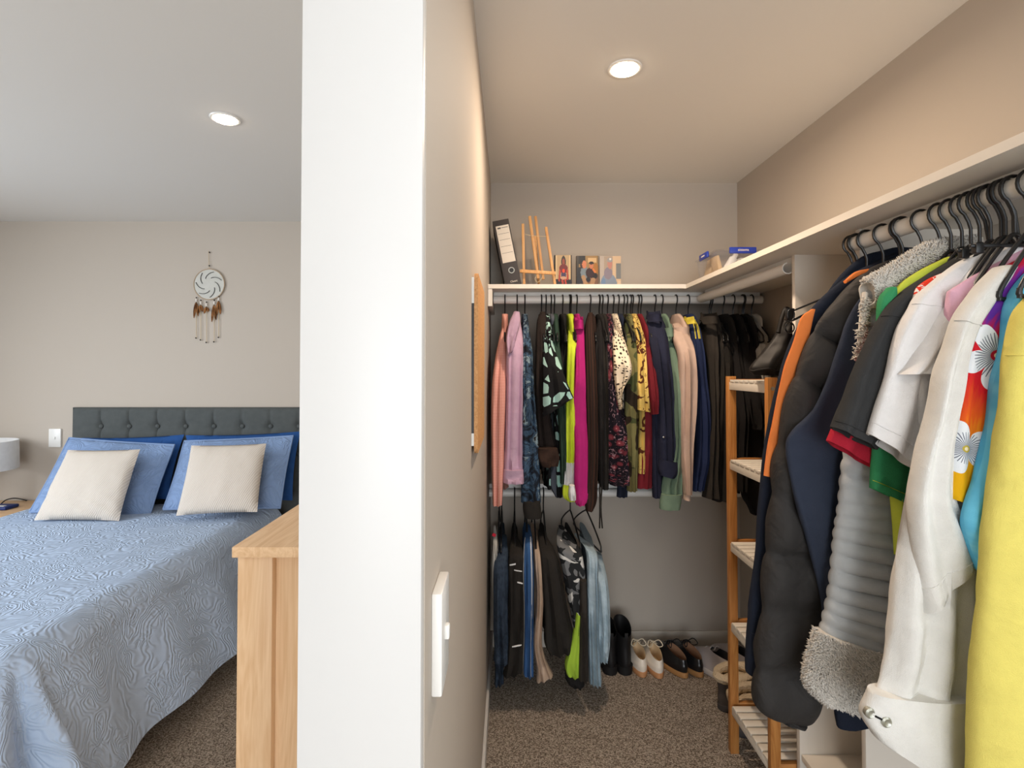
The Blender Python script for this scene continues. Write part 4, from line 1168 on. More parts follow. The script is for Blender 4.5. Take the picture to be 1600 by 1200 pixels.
# ------------------------------------------------------------------ clothes on the near right rail
def front_garment(name, label, cat, m, s, rows, depth=.022, fold=(2.0, .3), wr=.004, mod=None, part='sleeve', body=True, body_x=.785, body_hem=.78, body_m=None, extra=(), nt=48, nth=36, hx=None, hang=True, shoulder=True):
    d = F / s
    L, R = rows_pts(rows, lambda i, r: s)
    zmin = min(min(p.z for p in L), min(p.z for p in R))
    t = thing(name, label, cat, (RX, d, min(zmin, body_hem)))
    lf = Loft(L, R, depth, (0, -1, 0), 2.5, fold, wr, mod, seed=int(s) % 19)
    obj(part, lf.mesh(nt=nt, nth=nth), m, t, angle=75)
    for ex in extra: ex(t, lf, L, R, s)
    if body:
        y = d + .012; L0 = L[0]; xm = max(L0.x + .035, RX + .005); j = min(2, len(L) - 1)
        tp = L0.z - .004
        Lb = [Vector((min(L0.x + .012, xm - .03), y, tp)), Vector((max(L[1].x + .03, body_x), y, L[1].z - .02)), Vector((body_x, y, min(L[1].z, tp) - .09)), Vector((body_x, y, tp - .26)), Vector((body_x, y, body_hem))]
        Rb = [Vector((min(xm + .05, 1.06), y, tp)), Vector((min(2 * xm - L[1].x, 1.04), y, L[1].z - .02)), Vector((1.07, y, min(L[1].z, tp) - .09)), Vector((1.08, y, tp - .26)), Vector((1.08, y, body_hem))]
        lb = Loft(Lb, Rb, max(.010, depth * .45), (0, -1, 0), 2.6, (4, .4), .003, seed=int(s) % 7)
        obj('body', lb.mesh(nt=22, nth=28), body_m or m, t, angle=75)
    if hang: hanger(Vector((RX + (DIV_N - d) * .03, d + .012, RZ)), 'x', 'black hanger on the near right rail for the ' + short(label), span=.16)
    return t
def fpart(nm, m, rows, depth=.02, ds_=8, fold=(2, .25), wr=.003, label=None, mod=None, hollow=True, nt=24, nth=28):
    def f(t, lf, L, R, s):
        l, r = rows_pts(rows, lambda i, q: s + ds_)
        obj(nm, Loft(l, r, depth, (0, -1, 0), 2.5, fold, wr, mod, seed=len(rows)).mesh(nt=nt, nth=nth, hollow=hollow), m, t, label, angle=75)
    return f
def fpatch(nm, m, t0, t1, a0, a1, off_=.0015, label=None, nt=20, nth=10):
    def f(t, lf, L, R, s): obj(nm, lf.mesh(t0, t1, a0, a1, off_, nt, nth), m, t, label, angle=75)
    return f
def fseam(pts_t, a0, a1, r=.0011, m=None, label=None):
    """stitched seam: raised line across the loft at t"""
    def f(t, lf, L, R, s):
        for tt in pts_t:
            obj('seam', tubebm([lf.at(tt, a0 + (a1 - a0) * i / 14, .0006) for i in range(15)], r, 5), m, t)
    return f

FGN = front_garment
FGN('navy_coat', 'dark navy coat hanging farthest along the near right rail', 'coat', M['navydk'], 648,
    [(1392, 388, 1440, 392), (1345, 402, 1420, 430), (1303, 442, 1400, 500), (1280, 490, 1370, 545), (1262, 560, 1340, 620), (1245, 740, 1315, 760), (1236, 900, 1300, 910), (1232, 985, 1290, 990)], depth=.02)
def orange(t, lf, L, R, s):
    l, r = rows_pts([(1268, 483, 1273, 484), (1251, 497, 1265, 522), (1239, 536, 1258, 548), (1226, 572, 1245, 582), (1214, 620, 1234, 625), (1207, 660, 1225, 668), (1198, 705, 1216, 708), (1193, 743, 1208, 746)], lambda i, q_: s + 16)
    obj('orange_panel', Loft(l, r, .006, (0, -1, 0), 2.5, (1, .1), .002, seed=2).mesh(nt=40, nth=20, hollow=False), M['orange'], t, 'bright orange sleeve panel', angle=75)
    l, r = rows_pts([(1356, 420, 1352, 426), (1336, 425, 1338, 433), (1320, 438, 1321, 443)], lambda i, q_: s + 45)
    obj('orange_panel', Loft(l, r, .006, (0, -1, 0), 2.5, (1, .1), .0, seed=2).mesh(nt=12, nth=16, hollow=False), M['orange'], t, 'orange shoulder flash', angle=75)
FGN('hi_vis_jacket', 'navy work jacket with bright orange sleeve panel on the near right rail', 'jacket', M['navydk'], 664,
    [(1395, 396, 1430, 400), (1330, 428, 1405, 440), (1301, 450, 1370, 480), (1264, 486, 1330, 520), (1240, 525, 1300, 560), (1222, 575, 1278, 592), (1205, 640, 1262, 650), (1195, 700, 1250, 705), (1189, 748, 1245, 752), (1180, 860, 1235, 865), (1169, 960, 1226, 968), (1166, 1048, 1214, 1060)],
    depth=.020, fold=(1.5, .15), extra=[orange, fpart('cuff', M['navydk'], [(1169, 985, 1222, 990), (1167, 1020, 1218, 1026), (1166, 1050, 1213, 1062)], .021, 2, (7, .06))])
SEAMS = [430, 545, 610, 705, 785, 868, 950, 1042, 1128]
PUF = [(1420, 396, 1452, 402), (1398, 402, 1450, 430), (1355, 420, 1440, 470), (1312, 465, 1400, 520), (1272, 510, 1360, 570), (1250, 570, 1330, 620), (1229, 622, 1305, 670), (1214, 697, 1296, 725), (1206, 755, 1294, 785), (1199, 830, 1294, 845), (1193, 880, 1294, 890), (1188, 955, 1294, 950), (1182, 1020, 1292, 1012), (1178, 1075, 1284, 1078), (1184, 1108, 1276, 1120), (1226, 1130, 1260, 1136)]
def puffmod(t):
    n_ = len(PUF) - 1; x = t * n_; i = min(int(x), n_ - 1); f = x - i
    y = (PUF[i][1] + PUF[i][3]) / 2 * (1 - f) + (PUF[i + 1][1] + PUF[i + 1][3]) / 2 * f
    for a, b in zip(SEAMS, SEAMS[1:]):
        if a <= y <= b:
            g = math.sin(PI * (y - a) / (b - a)) ** .55; return .93 + .085 * g, .30 + .78 * g
    return .96, .6
FGN('puffer_jacket', 'long black quilted puffer jacket hanging on the near right rail', 'jacket', M['puffer'], 694, PUF, depth=.037, fold=(1.3, .10), wr=.007, mod=puffmod, nt=110, nth=40)
FGN('navy_jacket', 'blue-grey navy jacket with a bent elbow between the puffer and the sherpa jacket', 'jacket', M['navyfg'], 724,
    [(1440, 398, 1490, 404), (1388, 436, 1465, 468), (1347, 463, 1432, 520), (1325, 498, 1402, 570), (1306, 554, 1384, 622), (1291, 596, 1374, 662), (1270, 640, 1364, 702), (1238, 672, 1354, 737), (1228, 700, 1344, 762), (1238, 762, 1336, 802), (1262, 850, 1326, 862), (1281, 928, 1322, 930), (1286, 962, 1318, 966)],
    depth=.017, extra=[fpart('lower_body', M['navydk'], [(1306, 900, 1440, 900), (1302, 1000, 1440, 1000), (1304, 1100, 1440, 1100), (1310, 1136, 1326, 1134), (1345, 1122, 1440, 1122)][:3] + [(1309, 1136, 1440, 1126)], .016, -14)])

# fleece tufts
def tufts(nm, lf, n_, m, t, size=.009, t0=0.0, t1=1.0, a0=-.3, a1=PI + .3, seed=1, label=None):
    rnd = random.Random(seed); bm = bmesh.new()
    for _ in range(n_):
        tt = t0 + (t1 - t0) * rnd.random(); th = a0 + (a1 - a0) * rnd.random()
        p = lf.at(tt, th); e = 1e-2
        du = lf.at(tt, th + e) - p; dv = lf.at(min(1, tt + e), th) - p
        if tt + e > 1: dv = p - lf.at(tt - e, th)
        nn = dv.cross(du)
        if nn.length < 1e-12: continue
        nn.normalize()
        if nn.dot(lf.n) * math.sin(th) < 0: nn = -nn
        d_ = (nn + Vector((rnd.gauss(0, .5), rnd.gauss(0, .5), rnd.gauss(-.35, .5)))).normalized()
        h_ = size * (.6 + .8 * rnd.random()); r_ = size * .26
        x = d_.orthogonal().normalized(); y = d_.cross(x)
        b = [bm.verts.new(p - nn * .001 + (x * math.cos(a) + y * math.sin(a)) * r_) for a in (0, 2.1, 4.2)]
        mid = p + d_ * h_ * .6
        c = [bm.verts.new(mid + (x * math.cos(a + .5) + y * math.sin(a + .5)) * r_ * .8) for a in (0, 2.1, 4.2)]
        tip = bm.verts.new(p + d_ * h_ + Vector((rnd.gauss(0, .15), rnd.gauss(0, .15), rnd.gauss(0, .15))) * size)
        for k_ in range(3):
            bm.faces.new((b[k_], b[(k_ + 1) % 3], c[(k_ + 1) % 3], c[k_])); bm.faces.new((c[k_], c[(k_ + 1) % 3], tip))
    return obj(nm, bm, m, t, label, angle=180, kind='stuff')
SHB = [(1432, 432, 1520, 440), (1353, 452, 1482, 480), (1346, 520, 1472, 540), (1340, 565, 1470, 600), (1330, 640, 1460, 660), (1319, 715, 1450, 722), (1311, 790, 1440, 790), (1303, 850, 1428, 870), (1295, 925, 1412, 946), (1283, 985, 1392, 1022)]
def ribmod(t):
    y = 440 + t * 560
    g = abs(math.sin(PI * (y - 440) / 19.5)); return .98 + .03 * g, .62 + .46 * g ** .5
def sherpa_parts(t, lf, L, R, s):
    l, r = rows_pts([(1279, 984, 1388, 1018), (1264, 1030, 1380, 1046), (1260, 1066, 1368, 1078), (1280, 1088, 1354, 1108)], lambda i, q_: s + 6)
    h = Loft(l, r, .030, (0, -1, 0), 2.4, (1.5, .15), .004, seed=3)
    o = obj('fleece_hem', h.mesh(nt=20, nth=32), M['sherpa'], t, 'curly cream fleece hem', angle=75)
    tufts('fleece_pile', h, 9000, M['sherpa'], o, .0075, seed=4)
    l, r = rows_pts([(1520, 372, 1512, 408), (1490, 375, 1492, 407), (1456, 379, 1474, 408), (1425, 394, 1444, 424), (1388, 418, 1402, 450), (1362, 432, 1378, 468), (1352, 441, 1358, 478)], lambda i, q_: s + 16)
    c = Loft(l, r, .024, (0, -1, 0), 2.2, (1.2, .1), .003, seed=6)
    o = obj('fleece_collar', c.mesh(nt=30, nth=26), M['sherpa'], t, 'curly cream fleece collar', angle=75)
    tufts('fleece_pile', c, 7000, M['sherpa'], o, .0070, seed=8)
    l, r = rows_pts([(1349, 456, 1354, 460), (1343, 520, 1349, 522), (1336, 562, 1344, 566)], lambda i, q_: s + 8)
    e = Loft(l, r, .008, (0, -1, 0), 2.2, (1, .1), .002, seed=9)
    o = obj('fleece_edge', e.mesh(nt=12, nth=12), M['sherpa'], t, 'cream fleece edge', angle=75)
    tufts('fleece_pile', e, 380, M['sherpa'], o, .008, seed=10, t0=.05)
FGN('sherpa_jacket', 'pale grey ribbed jacket with cream fleece collar and hem on the near right rail', 'jacket', M['greyquilt'], 764, SHB, depth=.030, fold=(1.2, .08), wr=.003, mod=ribmod, nt=170, nth=30, part='quilted_panel', extra=[sherpa_parts], body=False)
FGN('tee', 'bright red tee whose hem peeks below the charcoal sleeve on the near right rail', 't-shirt', M['redfg'], 796,
    [(1512, 393, 1532, 397), (1455, 413, 1495, 425), (1410, 445, 1455, 470), (1384, 474, 1440, 505), (1360, 530, 1426, 545), (1340, 572, 1412, 590), (1316, 632, 1395, 655), (1294, 689, 1366, 733)], depth=.018,
    extra=[fseam([.955], PI, 0, .0011, M['redfg'])])
FGN('sports_tee', 'lime yellow tee with green sleeves behind the charcoal tee', 't-shirt', M['limefg'], 816,
    [(1478, 402, 1502, 402), (1432, 426, 1478, 432), (1402, 450, 1455, 470), (1380, 490, 1440, 512), (1376, 560, 1440, 570), (1386, 700, 1450, 700), (1395, 790, 1440, 790), (1401, 868, 1432, 880)], depth=.014, part='front',
    extra=[fpart('sleeve', M['greenfg'], [(1389, 449, 1396, 452), (1374, 474, 1402, 492), (1370, 560, 1430, 572), (1366, 660, 1440, 672), (1359, 762, 1418, 788)], .012, 4, label='green sleeve'),
           fpart('hem_stitch', M['limefg'], [(1361, 749, 1420, 775), (1361, 750, 1420, 776)], .0155, 4, label='pale hem stitching', nt=2)], body_x=.80)
FGN('tee', 'charcoal black tee with short sleeve between the lime tee and the white tees', 't-shirt', M['blackfg'], 836,
    [(1502, 398, 1532, 401), (1452, 428, 1502, 440), (1406, 459, 1472, 472), (1377, 494, 1442, 502), (1337, 577, 1412, 600), (1318, 630, 1396, 656), (1301, 667, 1369, 703)], depth=.024, part='short_sleeve',
    extra=[fseam([.5, .955], PI, 0, .0010, M['blackfg'])])
FGN('print_shirt', 'red and white patterned shirt squeezed behind the first white tee', 'shirt', M['red_white_print'], 852,
    [(1502, 413, 1532, 418), (1437, 445, 1477, 455), (1422, 480, 1452, 490), (1405, 520, 1442, 530), (1394, 580, 1440, 590), (1390, 640, 1440, 640)], depth=.012, body=False)
FGN('tee', 'plain white tee with a straight stitched sleeve hem beside the charcoal tee', 't-shirt', M['whitefg'], 868,
    [(1540, 390, 1566, 393), (1492, 414, 1542, 421), (1438, 458, 1502, 470), (1422, 482, 1482, 496), (1400, 528, 1464, 552), (1377, 610, 1452, 642), (1356, 677, 1434, 735)], depth=.022, part='short_sleeve', extra=[fseam([.46, .955], PI, 0, .0010, M['whitefg'])])
FGN('tee', 'white tee with an open flared sleeve beside the pink top', 't-shirt', M['whitefg'], 888,
    [(1562, 388, 1592, 393), (1512, 424, 1562, 441), (1471, 480, 1522, 492), (1445, 524, 1502, 532), (1419, 570, 1484, 572), (1407, 585, 1470, 583)], depth=.024, part='short_sleeve',
    extra=[fpart('front', M['whitefg'], [(1466, 520, 1530, 520), (1426, 590, 1520, 600), (1432, 645, 1510, 660), (1436, 720, 1500, 730), (1436, 820, 1500, 820)], .014, -8, (2.5, .5))])
FGN('long_sleeved_shirt', 'soft pink top between the white tees and the white denim jacket', 'top', M['pinkfg'], 907,
    [(1602, 386, 1642, 390), (1552, 412, 1602, 421), (1491, 449, 1542, 471), (1481, 466, 1532, 491), (1478, 540, 1522, 561), (1474, 640, 1516, 650), (1468, 760, 1512, 760)], depth=.014)
def denim_parts(t, lf, L, R, s):
    l, r = rows_pts([(1358, 1078, 1518, 1086), (1346, 1113, 1518, 1160), (1366, 1150, 1517, 1240)], lambda i, q_: s + 10)
    cf = Loft(l, r, .028, (0, -1, 0), 2.5, (1.4, .12), .003, seed=5)
    o = obj('cuff', cf.mesh(nt=22, nth=32), M['whiteden'], t, angle=75)
    for px, py in ((1360, 1114.5), (1385.5, 1128.5)):
        c = snap(cf, px, py)
        obj('button', lathebm(c, [(.0085, .006), (.0085, -.001), (.006, -.0028), (.0035, -.0015), (.001, -.001)], 18, 'y'), plain('pewter', (176, 176, 164), .35, .5, .03, .7), o, 'round metal button')
    a = snap(cf, 1367, 1118.5) - Vector((0, .001, 0)); b = snap(cf, 1378, 1124) - Vector((0, .001, 0))
    obj('buttonhole', tubebm([a, b], .0016, 6), M['blk'], o, 'dark buttonhole slot')
    l, r = rows_pts([(1561, 416, 1580, 422), (1520, 458, 1552, 468), (1494, 496, 1528, 508), (1479, 540, 1513, 550), (1464, 588, 1503, 604), (1452, 655, 1493, 670), (1437, 705, 1487, 720), (1424, 775, 1490, 785), (1426, 860, 1528, 838), (1444, 957, 1532, 852)], lambda i, q_: s + 22)
    fl = Loft(l, r, .020, (0, -1, 0), 2.6, (2.0, .35), .004, seed=7)
    obj('sleeve_fold', fl.mesh(nt=60, nth=32), M['whiteden'], t, angle=75)
    obj('seam', tubebm([fl.at(.235, PI * (1 - i / 14), .0008) for i in range(15)], .0013, 5), M['whiteden'], t)
    obj('seam', tubebm([fl.at(.955, PI * (1 - i / 14), .0004) for i in range(15)], .0010, 5), M['whiteden'], t)
FGN('denim_jacket', 'white denim jacket with a folded sleeve and two metal cuff buttons', 'jacket', M['whiteden'], 932,
    [(1485, 540, 1508, 545), (1464, 620, 1496, 622), (1438, 720, 1487, 730), (1420, 790, 1512, 800), (1404, 853, 1515, 880), (1396, 925, 1518, 935), (1390, 985, 1518, 990), (1376, 1050, 1518, 1060), (1366, 1082, 1518, 1096)], depth=.026, fold=(2.6, .42), wr=.007, extra=[denim_parts], body_hem=.6)
FGN('hawaiian_shirt', 'red and purple tropical shirt with large white blossoms', 'shirt', M['hawaiian_print'], 962,
    [(1606, 398, 1640, 402), (1566, 422, 1622, 432), (1550, 467, 1602, 482), (1524, 509, 1588, 522), (1509, 569, 1580, 582), (1497, 626, 1568, 642), (1491, 682, 1560, 692), (1487, 724, 1552, 742), (1484, 778, 1540, 800)], depth=.014, wr=.003)
FGN('navy_cardigan', 'dark navy cardigan showing only between the white denim jacket and the yellow sweater', 'cardigan', M['navyfg'], 915,
    [(1600, 520, 1640, 520), (1540, 700, 1580, 700), (1502, 800, 1548, 800), (1506, 950, 1548, 950), (1508, 1044, 1548, 1050)], depth=.012)
FGN('summer_shirt', 'light aqua blue tie-dye top beside the yellow sweater', 'top', M['aqua_tiedye'], 992,
    [(1640, 398, 1682, 402), (1602, 430, 1642, 442), (1577, 475, 1622, 492), (1566, 550, 1612, 562), (1552, 600, 1605, 622), (1540, 690, 1600, 705), (1524, 752, 1590, 765), (1506, 806, 1580, 830), (1516, 855, 1575, 875), (1532, 893, 1570, 900)], depth=.016, fold=(2.2, .4))
FGN('sweater', 'plain bright yellow sweater hanging nearest at the right edge', 'sweater', M['yellowfg'], 1032,
    [(1640, 440, 1722, 440), (1602, 473, 1724, 482), (1586, 500, 1726, 512), (1571, 557, 1726, 562), (1564, 626, 1726, 630), (1556, 697, 1726, 700), (1541, 788, 1726, 790), (1533, 888, 1726, 890), (1524, 983, 1726, 985), (1518, 1070, 1726, 1072), (1513, 1200, 1726, 1200), (1510, 1330, 1726, 1330)], depth=.030, fold=(1.4, .12), extra=[fseam([.27], PI, 0, .0012, M['yellowfg'])], body=False)

for i, (px, lab) in enumerate(((1334, 'leftmost black hanger hook crowded at the far end of the near right rail'), (1341, 'second black hanger hook from the far end of the near right rail'), (1356, 'empty black hanger hook between the navy coats and the puffer'),
                              (1410, 'black hanger hook over the gap between puffer and navy jacket'), (1577, 'black hanger hook near the right edge above the aqua top'))):
    s_ = (px - CX) / RX
    hanger(Vector((RX + (DIV_N - F / s_) * .03, F / s_, RZ)), 'x', lab, span=.16)
# trouser clip bars lying across the near hangers
for i, (d_, dx, lab) in enumerate(((F / 872, 0, 'black clip bar of a trouser hanger above the white tees'), (F / 925, .01, 'second black clip bar nearer the camera above the pink top'))):
    a = W(1495 + 20 * i, 392 - 8 * i, F / d_); t = thing('clip_hanger', lab, 'hanger', a)
    bm = bmesh.new(); b = Vector((RX + .16, d_ + .01, a.z + .004)); beam(bm, a, b, .006, .006); obj('clip_bar', bm, M['black_plastic'], t)
    for f in (.06, .8):
        c = a.lerp(b, f); obj('clip', boxbm(c - Vector((.007, .006, .014)), c + Vector((.007, .005, .004)), .002), M['black_plastic'], t)
    hk = [Vector((RX + (DIV_N - d_) * .03 - .0225 * math.cos(math.radians(q_)), d_ + .005, RZ + .0225 * math.sin(math.radians(q_)))) for q_ in range(200, -61, -20)]
    hk += [Vector((RX + (DIV_N - d_) * .03, d_ + .005, RZ - .04)), Vector((RX + .02, d_ + .006, a.z + .003))]
    obj('hook', tubebm(hk, .0029, 8), M['black_plastic'], t)
# ------------------------------------------------------------------ things on the corner shelf
zt0 = zs
# binder: leaning box, spine to the room
SBn = 352.0
bl, br_, tr_, tl_ = W(790, 443, SBn), W(815, 437.5, SBn), W(794, 334, SBn), W(769.5, 340, SBn)
axis = ((tl_ - bl) + (tr_ - br_)).normalized(); wid = (br_ - bl).length; hgt = ((tl_ - bl).length + (tr_ - br_).length) / 2
side = Vector((axis.z, 0, -axis.x))
shift = zt0 + .001 - br_.z if False else 0
low = min((bl).z, (bl + side * wid).z)
o0 = bl + Vector((0, 0, zt0 + .001 - low))
bd = thing('lever_arch_binder', 'dark grey lever arch binder leaning left at the end of the back shelf', 'binder', (o0.x + .04, o0.y + .13, zt0))
def bpt(u, v, w_): return o0 + side * u + axis * v + Vector((0, w_, 0))
def bbox(name, u0, u1, v0, v1, w0, w1, m, bev=.002, label=None, par=None):
    bm = boxbm((0, 0, 0), (u1 - u0, w1 - w0, v1 - v0), bev)
    for v in bm.verts: v.co = bpt(u0 + v.co.x, v0 + v.co.z, w0 + v.co.y)
    return obj(name, bm, m, par or bd, label)
M['binder'] = plain('binder_grey', (66, 62, 62), .55); M['paper'] = plain('paper_white', (226, 218, 206), .8)
M['ink'] = plain('ink_grey', (96, 94, 92), .8)
D_ = BACK_D - .012 - o0.y
bbox('spine', 0, wid, 0, hgt, 0, .004, M['binder'], .0015)
bbox('cover', 0, .003, 0, hgt, .004, D_, M['binder'], .001); bbox('cover', wid - .003, wid, 0, hgt, .004, D_, M['binder'], .001)
bbox('pages', .006, wid * .62, .004, hgt - .012, .012, D_ - .015, M['paper'], .001, 'white paper stack')
lab_ = bbox('spine_label', wid * .13, wid * .93, hgt * .36, hgt * .915, -.0012, .0002, M['paper'], .0005, 'cream paper label')
for f in (.50, .60, .70, .79): bbox('ruled_line', wid * .2, wid * .86, hgt * f, hgt * f + .0012, -.0018, -.0010, M['ink'], .0, None, lab_)
bbox('printed_block', wid * .22, wid * .42, hgt * .868, hgt * .89, -.0018, -.0010, M['ink'], 0, None, lab_)
bbox('printed_line', wid * .46, wid * .86, hgt * .876, hgt * .884, -.0018, -.0010, M['ink'], 0, None, lab_)
cc = bpt(wid * .56, hgt * .235, -.0005)
obj('finger_ring', lathebm(cc, [(.0095, 0), (.0105, -.0022), (.0135, -.0022), (.0145, .0005)], 28, 'y', False), M['metal'], bd, 'steel finger ring')
obj('ring_hole', lathebm(cc, [(.0098, .0002), (.0098, -.0009)], 24, 'y'), M['black_plastic'], bd, 'dark finger hole')
obj('lettering', text_bm('Classic', .012, bpt(wid * .58, hgt * .07, -.0006), side, axis), M['paper'], bd, 'small pale lettering')

# easel
SE = 348.0
es = thing('table_easel', 'small wooden tabletop easel between the binder and the framed photos', 'easel', Vector((W(840, 440, SE).x, F / SE + .03, zt0)))
def E(px, py, s=SE): return W(px, py, s)
def floorpt(px, s):
    p = W(px, 440, s); p.z = zt0 + .001; return p
def bar(nm, a, b, w1, w2): 
    bm = bmesh.new(); beam(bm, a, b, w1, w2, Vector((0, 1, 0)), .001); return obj(nm, bm, M['pine'], es)
bar('leg', floorpt(819, SE), E(817, 350), .012, .014)
bar('leg', floorpt(868, SE), E(853, 355), .012, .014)
bar('mast', floorpt(841, SE - 4) + Vector((0, .0, .05)), E(827.5, 338, SE - 4), .013, .013)
bar('mast', floorpt(849, SE - 8) + Vector((0, .0, .05)), E(836.5, 338, SE - 8), .012, .012)
bar('rear_leg', floorpt(843, 326), E(836, 368, 342), .012, .010)
bar('ledge', E(812.5, 423.5, SE + 5), E(868, 427, SE + 5), .014, .012)
obj('cord', tubebm([E(820, 366, SE + 2), E(829, 368, SE + 3), E(840, 369, SE + 3), E(854, 369.5, SE + 2)], .0011, 6, 10), M['cordt'], es, 'thin pale cord')
bm = bmesh.new(); add_tube(bm, [E(839, 430, SE + 4), E(836, 436, SE + 4), E(840, 441, SE + 4), E(846, 436, SE + 4), E(848, 430, SE + 4)], .0012, 6, 16)
obj('cord_loop', bm, M['cordt'], es, 'pale cord loop')

# photo prints on thick blocks: flat pictures painted per face from simple shapes
def picture_bm(x0, x1, z0, z1, y, fn, nx=44, nz=64):
    bm = bmesh.new(); cl = bm.loops.layers.color.new('Col')
    g = [[bm.verts.new((x0 + (x1 - x0) * i / nx, y, z0 + (z1 - z0) * j / nz)) for j in range(nz + 1)] for i in range(nx + 1)]
    for i in range(nx):
        for j in range(nz):
            f = bm.faces.new((g[i][j], g[i + 1][j], g[i + 1][j + 1], g[i][j + 1]))
            c = lin(fn((i + .5) / nx, 1 - (j + .5) / nz))
            for lp in f.loops: lp[cl] = c
    return bm
k = NT('photo_print', .35, .4); at_ = k.n('ShaderNodeVertexColor', layer_name='Col'); k.color(at_.outputs[0]); M['photo'] = k.m
def ell(u, v, cu, cv, ru, rv): return ((u - cu) / ru) ** 2 + ((v - cv) / rv) ** 2 < 1
def seg(u, v, a, b, w_):
    ax, ay = a; bx, by = b; dx, dy = bx - ax, (by - ay); px, py = u - ax, v - ay
    t = max(0, min(1, (px * dx + py * dy * 2.2) / (dx * dx + dy * dy * 2.2 + 1e-9)))
    return ((px - t * dx) ** 2 + ((py - t * dy) * 1.5) ** 2) < w_ * w_
def pic1(u, v):
    c = (214, 198, 170) if v < .70 else (58, 66, 80)
    if u < .1 and v < .7: c = (226, 214, 190)
    if .93 < u: c = (96, 70, 60) if v < .7 else c
    if .83 < u < .91 and v < .72: c = (230, 214, 186)
    if ell(u, v, .45, .82, .42, .14): c = (70, 42, 44)
    if ell(u, v, .49, .20, .145, .18): c = (66, 38, 32)
    if ell(u, v, .49, .20, .085, .10): c = (190, 122, 92)
    if ell(u, v, .49, .40, .27, .14): c = (168, 36, 40)
    if seg(u, v, (.27, .46), (.22, .74), .055): c = (206, 120, 92)
    if seg(u, v, (.72, .46), (.74, .70), .055): c = (206, 120, 92)
    if ell(u, v, .49, .58, .16, .10): c = (128, 108, 146)
    if ell(u, v, .49, .46, .08, .06): c = (236, 136, 60)
    if seg(u, v, (.42, .70), (.46, .97), .058) or seg(u, v, (.60, .70), (.64, .95), .055): c = (214, 126, 98)
    if ell(u, v, .48, .67, .18, .045): c = (222, 198, 180)
    return c
def pic2(u, v):
    c = (156, 128, 112)
    if v < .85: c = (196, 176, 140) if v < .55 else (176, 150, 130)
    if u < .42 and v < .25: c = (56, 54, 70)
    if u < .30 and v > .35 and v < .85: c = (84, 86, 98)
    if u < .12 and v < .35: c = (120, 112, 104)
    if .52 < u < .90 and .06 < v < .20: c = (226, 208, 178)
    if ell(u, v, .87, .40, .12, .18): c = (202, 168, 104)
    if ell(u, v, .36, .50, .17, .20): c = (172, 182, 188)
    if ell(u, v, .26, .28, .09, .10): c = (112, 76, 60)
    if ell(u, v, .36, .26, .10, .12): c = (224, 178, 150)
    if ell(u, v, .80, .60, .16, .10): c = (64, 60, 66)
    if ell(u, v, .62, .51, .20, .15): c = (110, 36, 52)
    if ell(u, v, .68, .29, .09, .10): c = (222, 176, 148)
    if ell(u, v, .68, .215, .11, .045): c = (92, 72, 62)
    if seg(u, v, (.76, .40), (.84, .48), .045): c = (228, 176, 122)
    if seg(u, v, (.32, .64), (.44, .86), .09) or seg(u, v, (.76, .72), (.70, .86), .10): c = (206, 184, 158)
    if ell(u, v, .54, .71, .10, .08): c = (42, 46, 78)
    if ell(u, v, .52, .87, .22, .045): c = (206, 178, 116)
    if u > .97: c = (110, 98, 88)
    return c
def pic3(u, v):
    c = (206, 196, 186) if u < .62 else (226, 212, 194)
    if .78 < u and .22 < v < .68: c = (176, 178, 178)
    if u < .2: c = (212, 206, 200)
    if ell(u, v, .42, .88, .40, .36): c = (182, 190, 200)
    if ell(u, v, .40, .52, .20, .18): c = (186, 180, 188)
    if ell(u, v, .48, .24, .11, .15): c = (216, 184, 176)
    if ell(u, v, .48, .12, .13, .07): c = (196, 196, 196)
    if ell(u, v, .50, .09, .05, .03): c = (232, 230, 226)
    if ell(u, v, .18, .80, .10, .14): c = (168, 186, 206)
    if u > .86 and v > .75: c = (230, 218, 204)
    return c
for (x0p, x1p, tp, fn, lab, edge) in ((868, 893.5, 398.5, pic1, 'block photo print of a seated child in a red top beside the easel', M['black_plastic']), (900.5, 935, 399.5, pic2, 'middle block photo print of two people crouching together', plain('taupe_edge', (120, 102, 88), .7)),
                                 (937, 970, 400, pic3, 'faded pale block photo print of a capped figure, rightmost on the shelf', M['paper'])):
    a = W(x0p, tp, 345); b = W(x1p, tp, 345)
    t = thing('photo_block', lab, 'photo', Vector(((a.x + b.x) / 2, a.y + .01, zt0)), 'photo blocks on the back shelf')
    obj('block', boxbm((a.x - (.006 if fn is pic1 else 0), a.y + .0004, zt0 + .0005), (b.x, a.y + .022, a.z), .0006), edge, t)
    obj('picture', picture_bm(a.x, b.x, zt0 + .001, a.z - .0005, a.y, fn), M['photo'], t, 'printed picture')

# clear storage box with blue clips and what is in it
def glassy(name, rgb, rough=.06):
    k = NT(name, rough, .5); k.color(lin(rgb)); k.b.inputs['Transmission Weight'].default_value = .92; k.b.inputs['IOR'].default_value = 1.12; k.b.inputs['Alpha'].default_value = .25
    return k.m
M['clearbox'] = glassy('clear_plastic', (236, 238, 246), .05)
M['clearlid'] = glassy('clear_lid_plastic', (206, 212, 236), .08)
M['clip_blue'] = plain('clip_blue', (30, 56, 160), .35, .5)
SN, SFa = 396.0, 358.0
zl_ = W(1118, 386, SN).z; xL = W(1119, 386, SN).x; yN = F / SN; yF = F / SFa
xR = rwx(2.1) - .03
tb = thing('storage_box', 'clear plastic storage box with blue clips on the right shelf', 'box', ((xL + xR) / 2, (yN + yF) / 2, zt0))
bm = bmesh.new(); th = .003; z0 = zt0 + .001; z1 = zl_ - .016
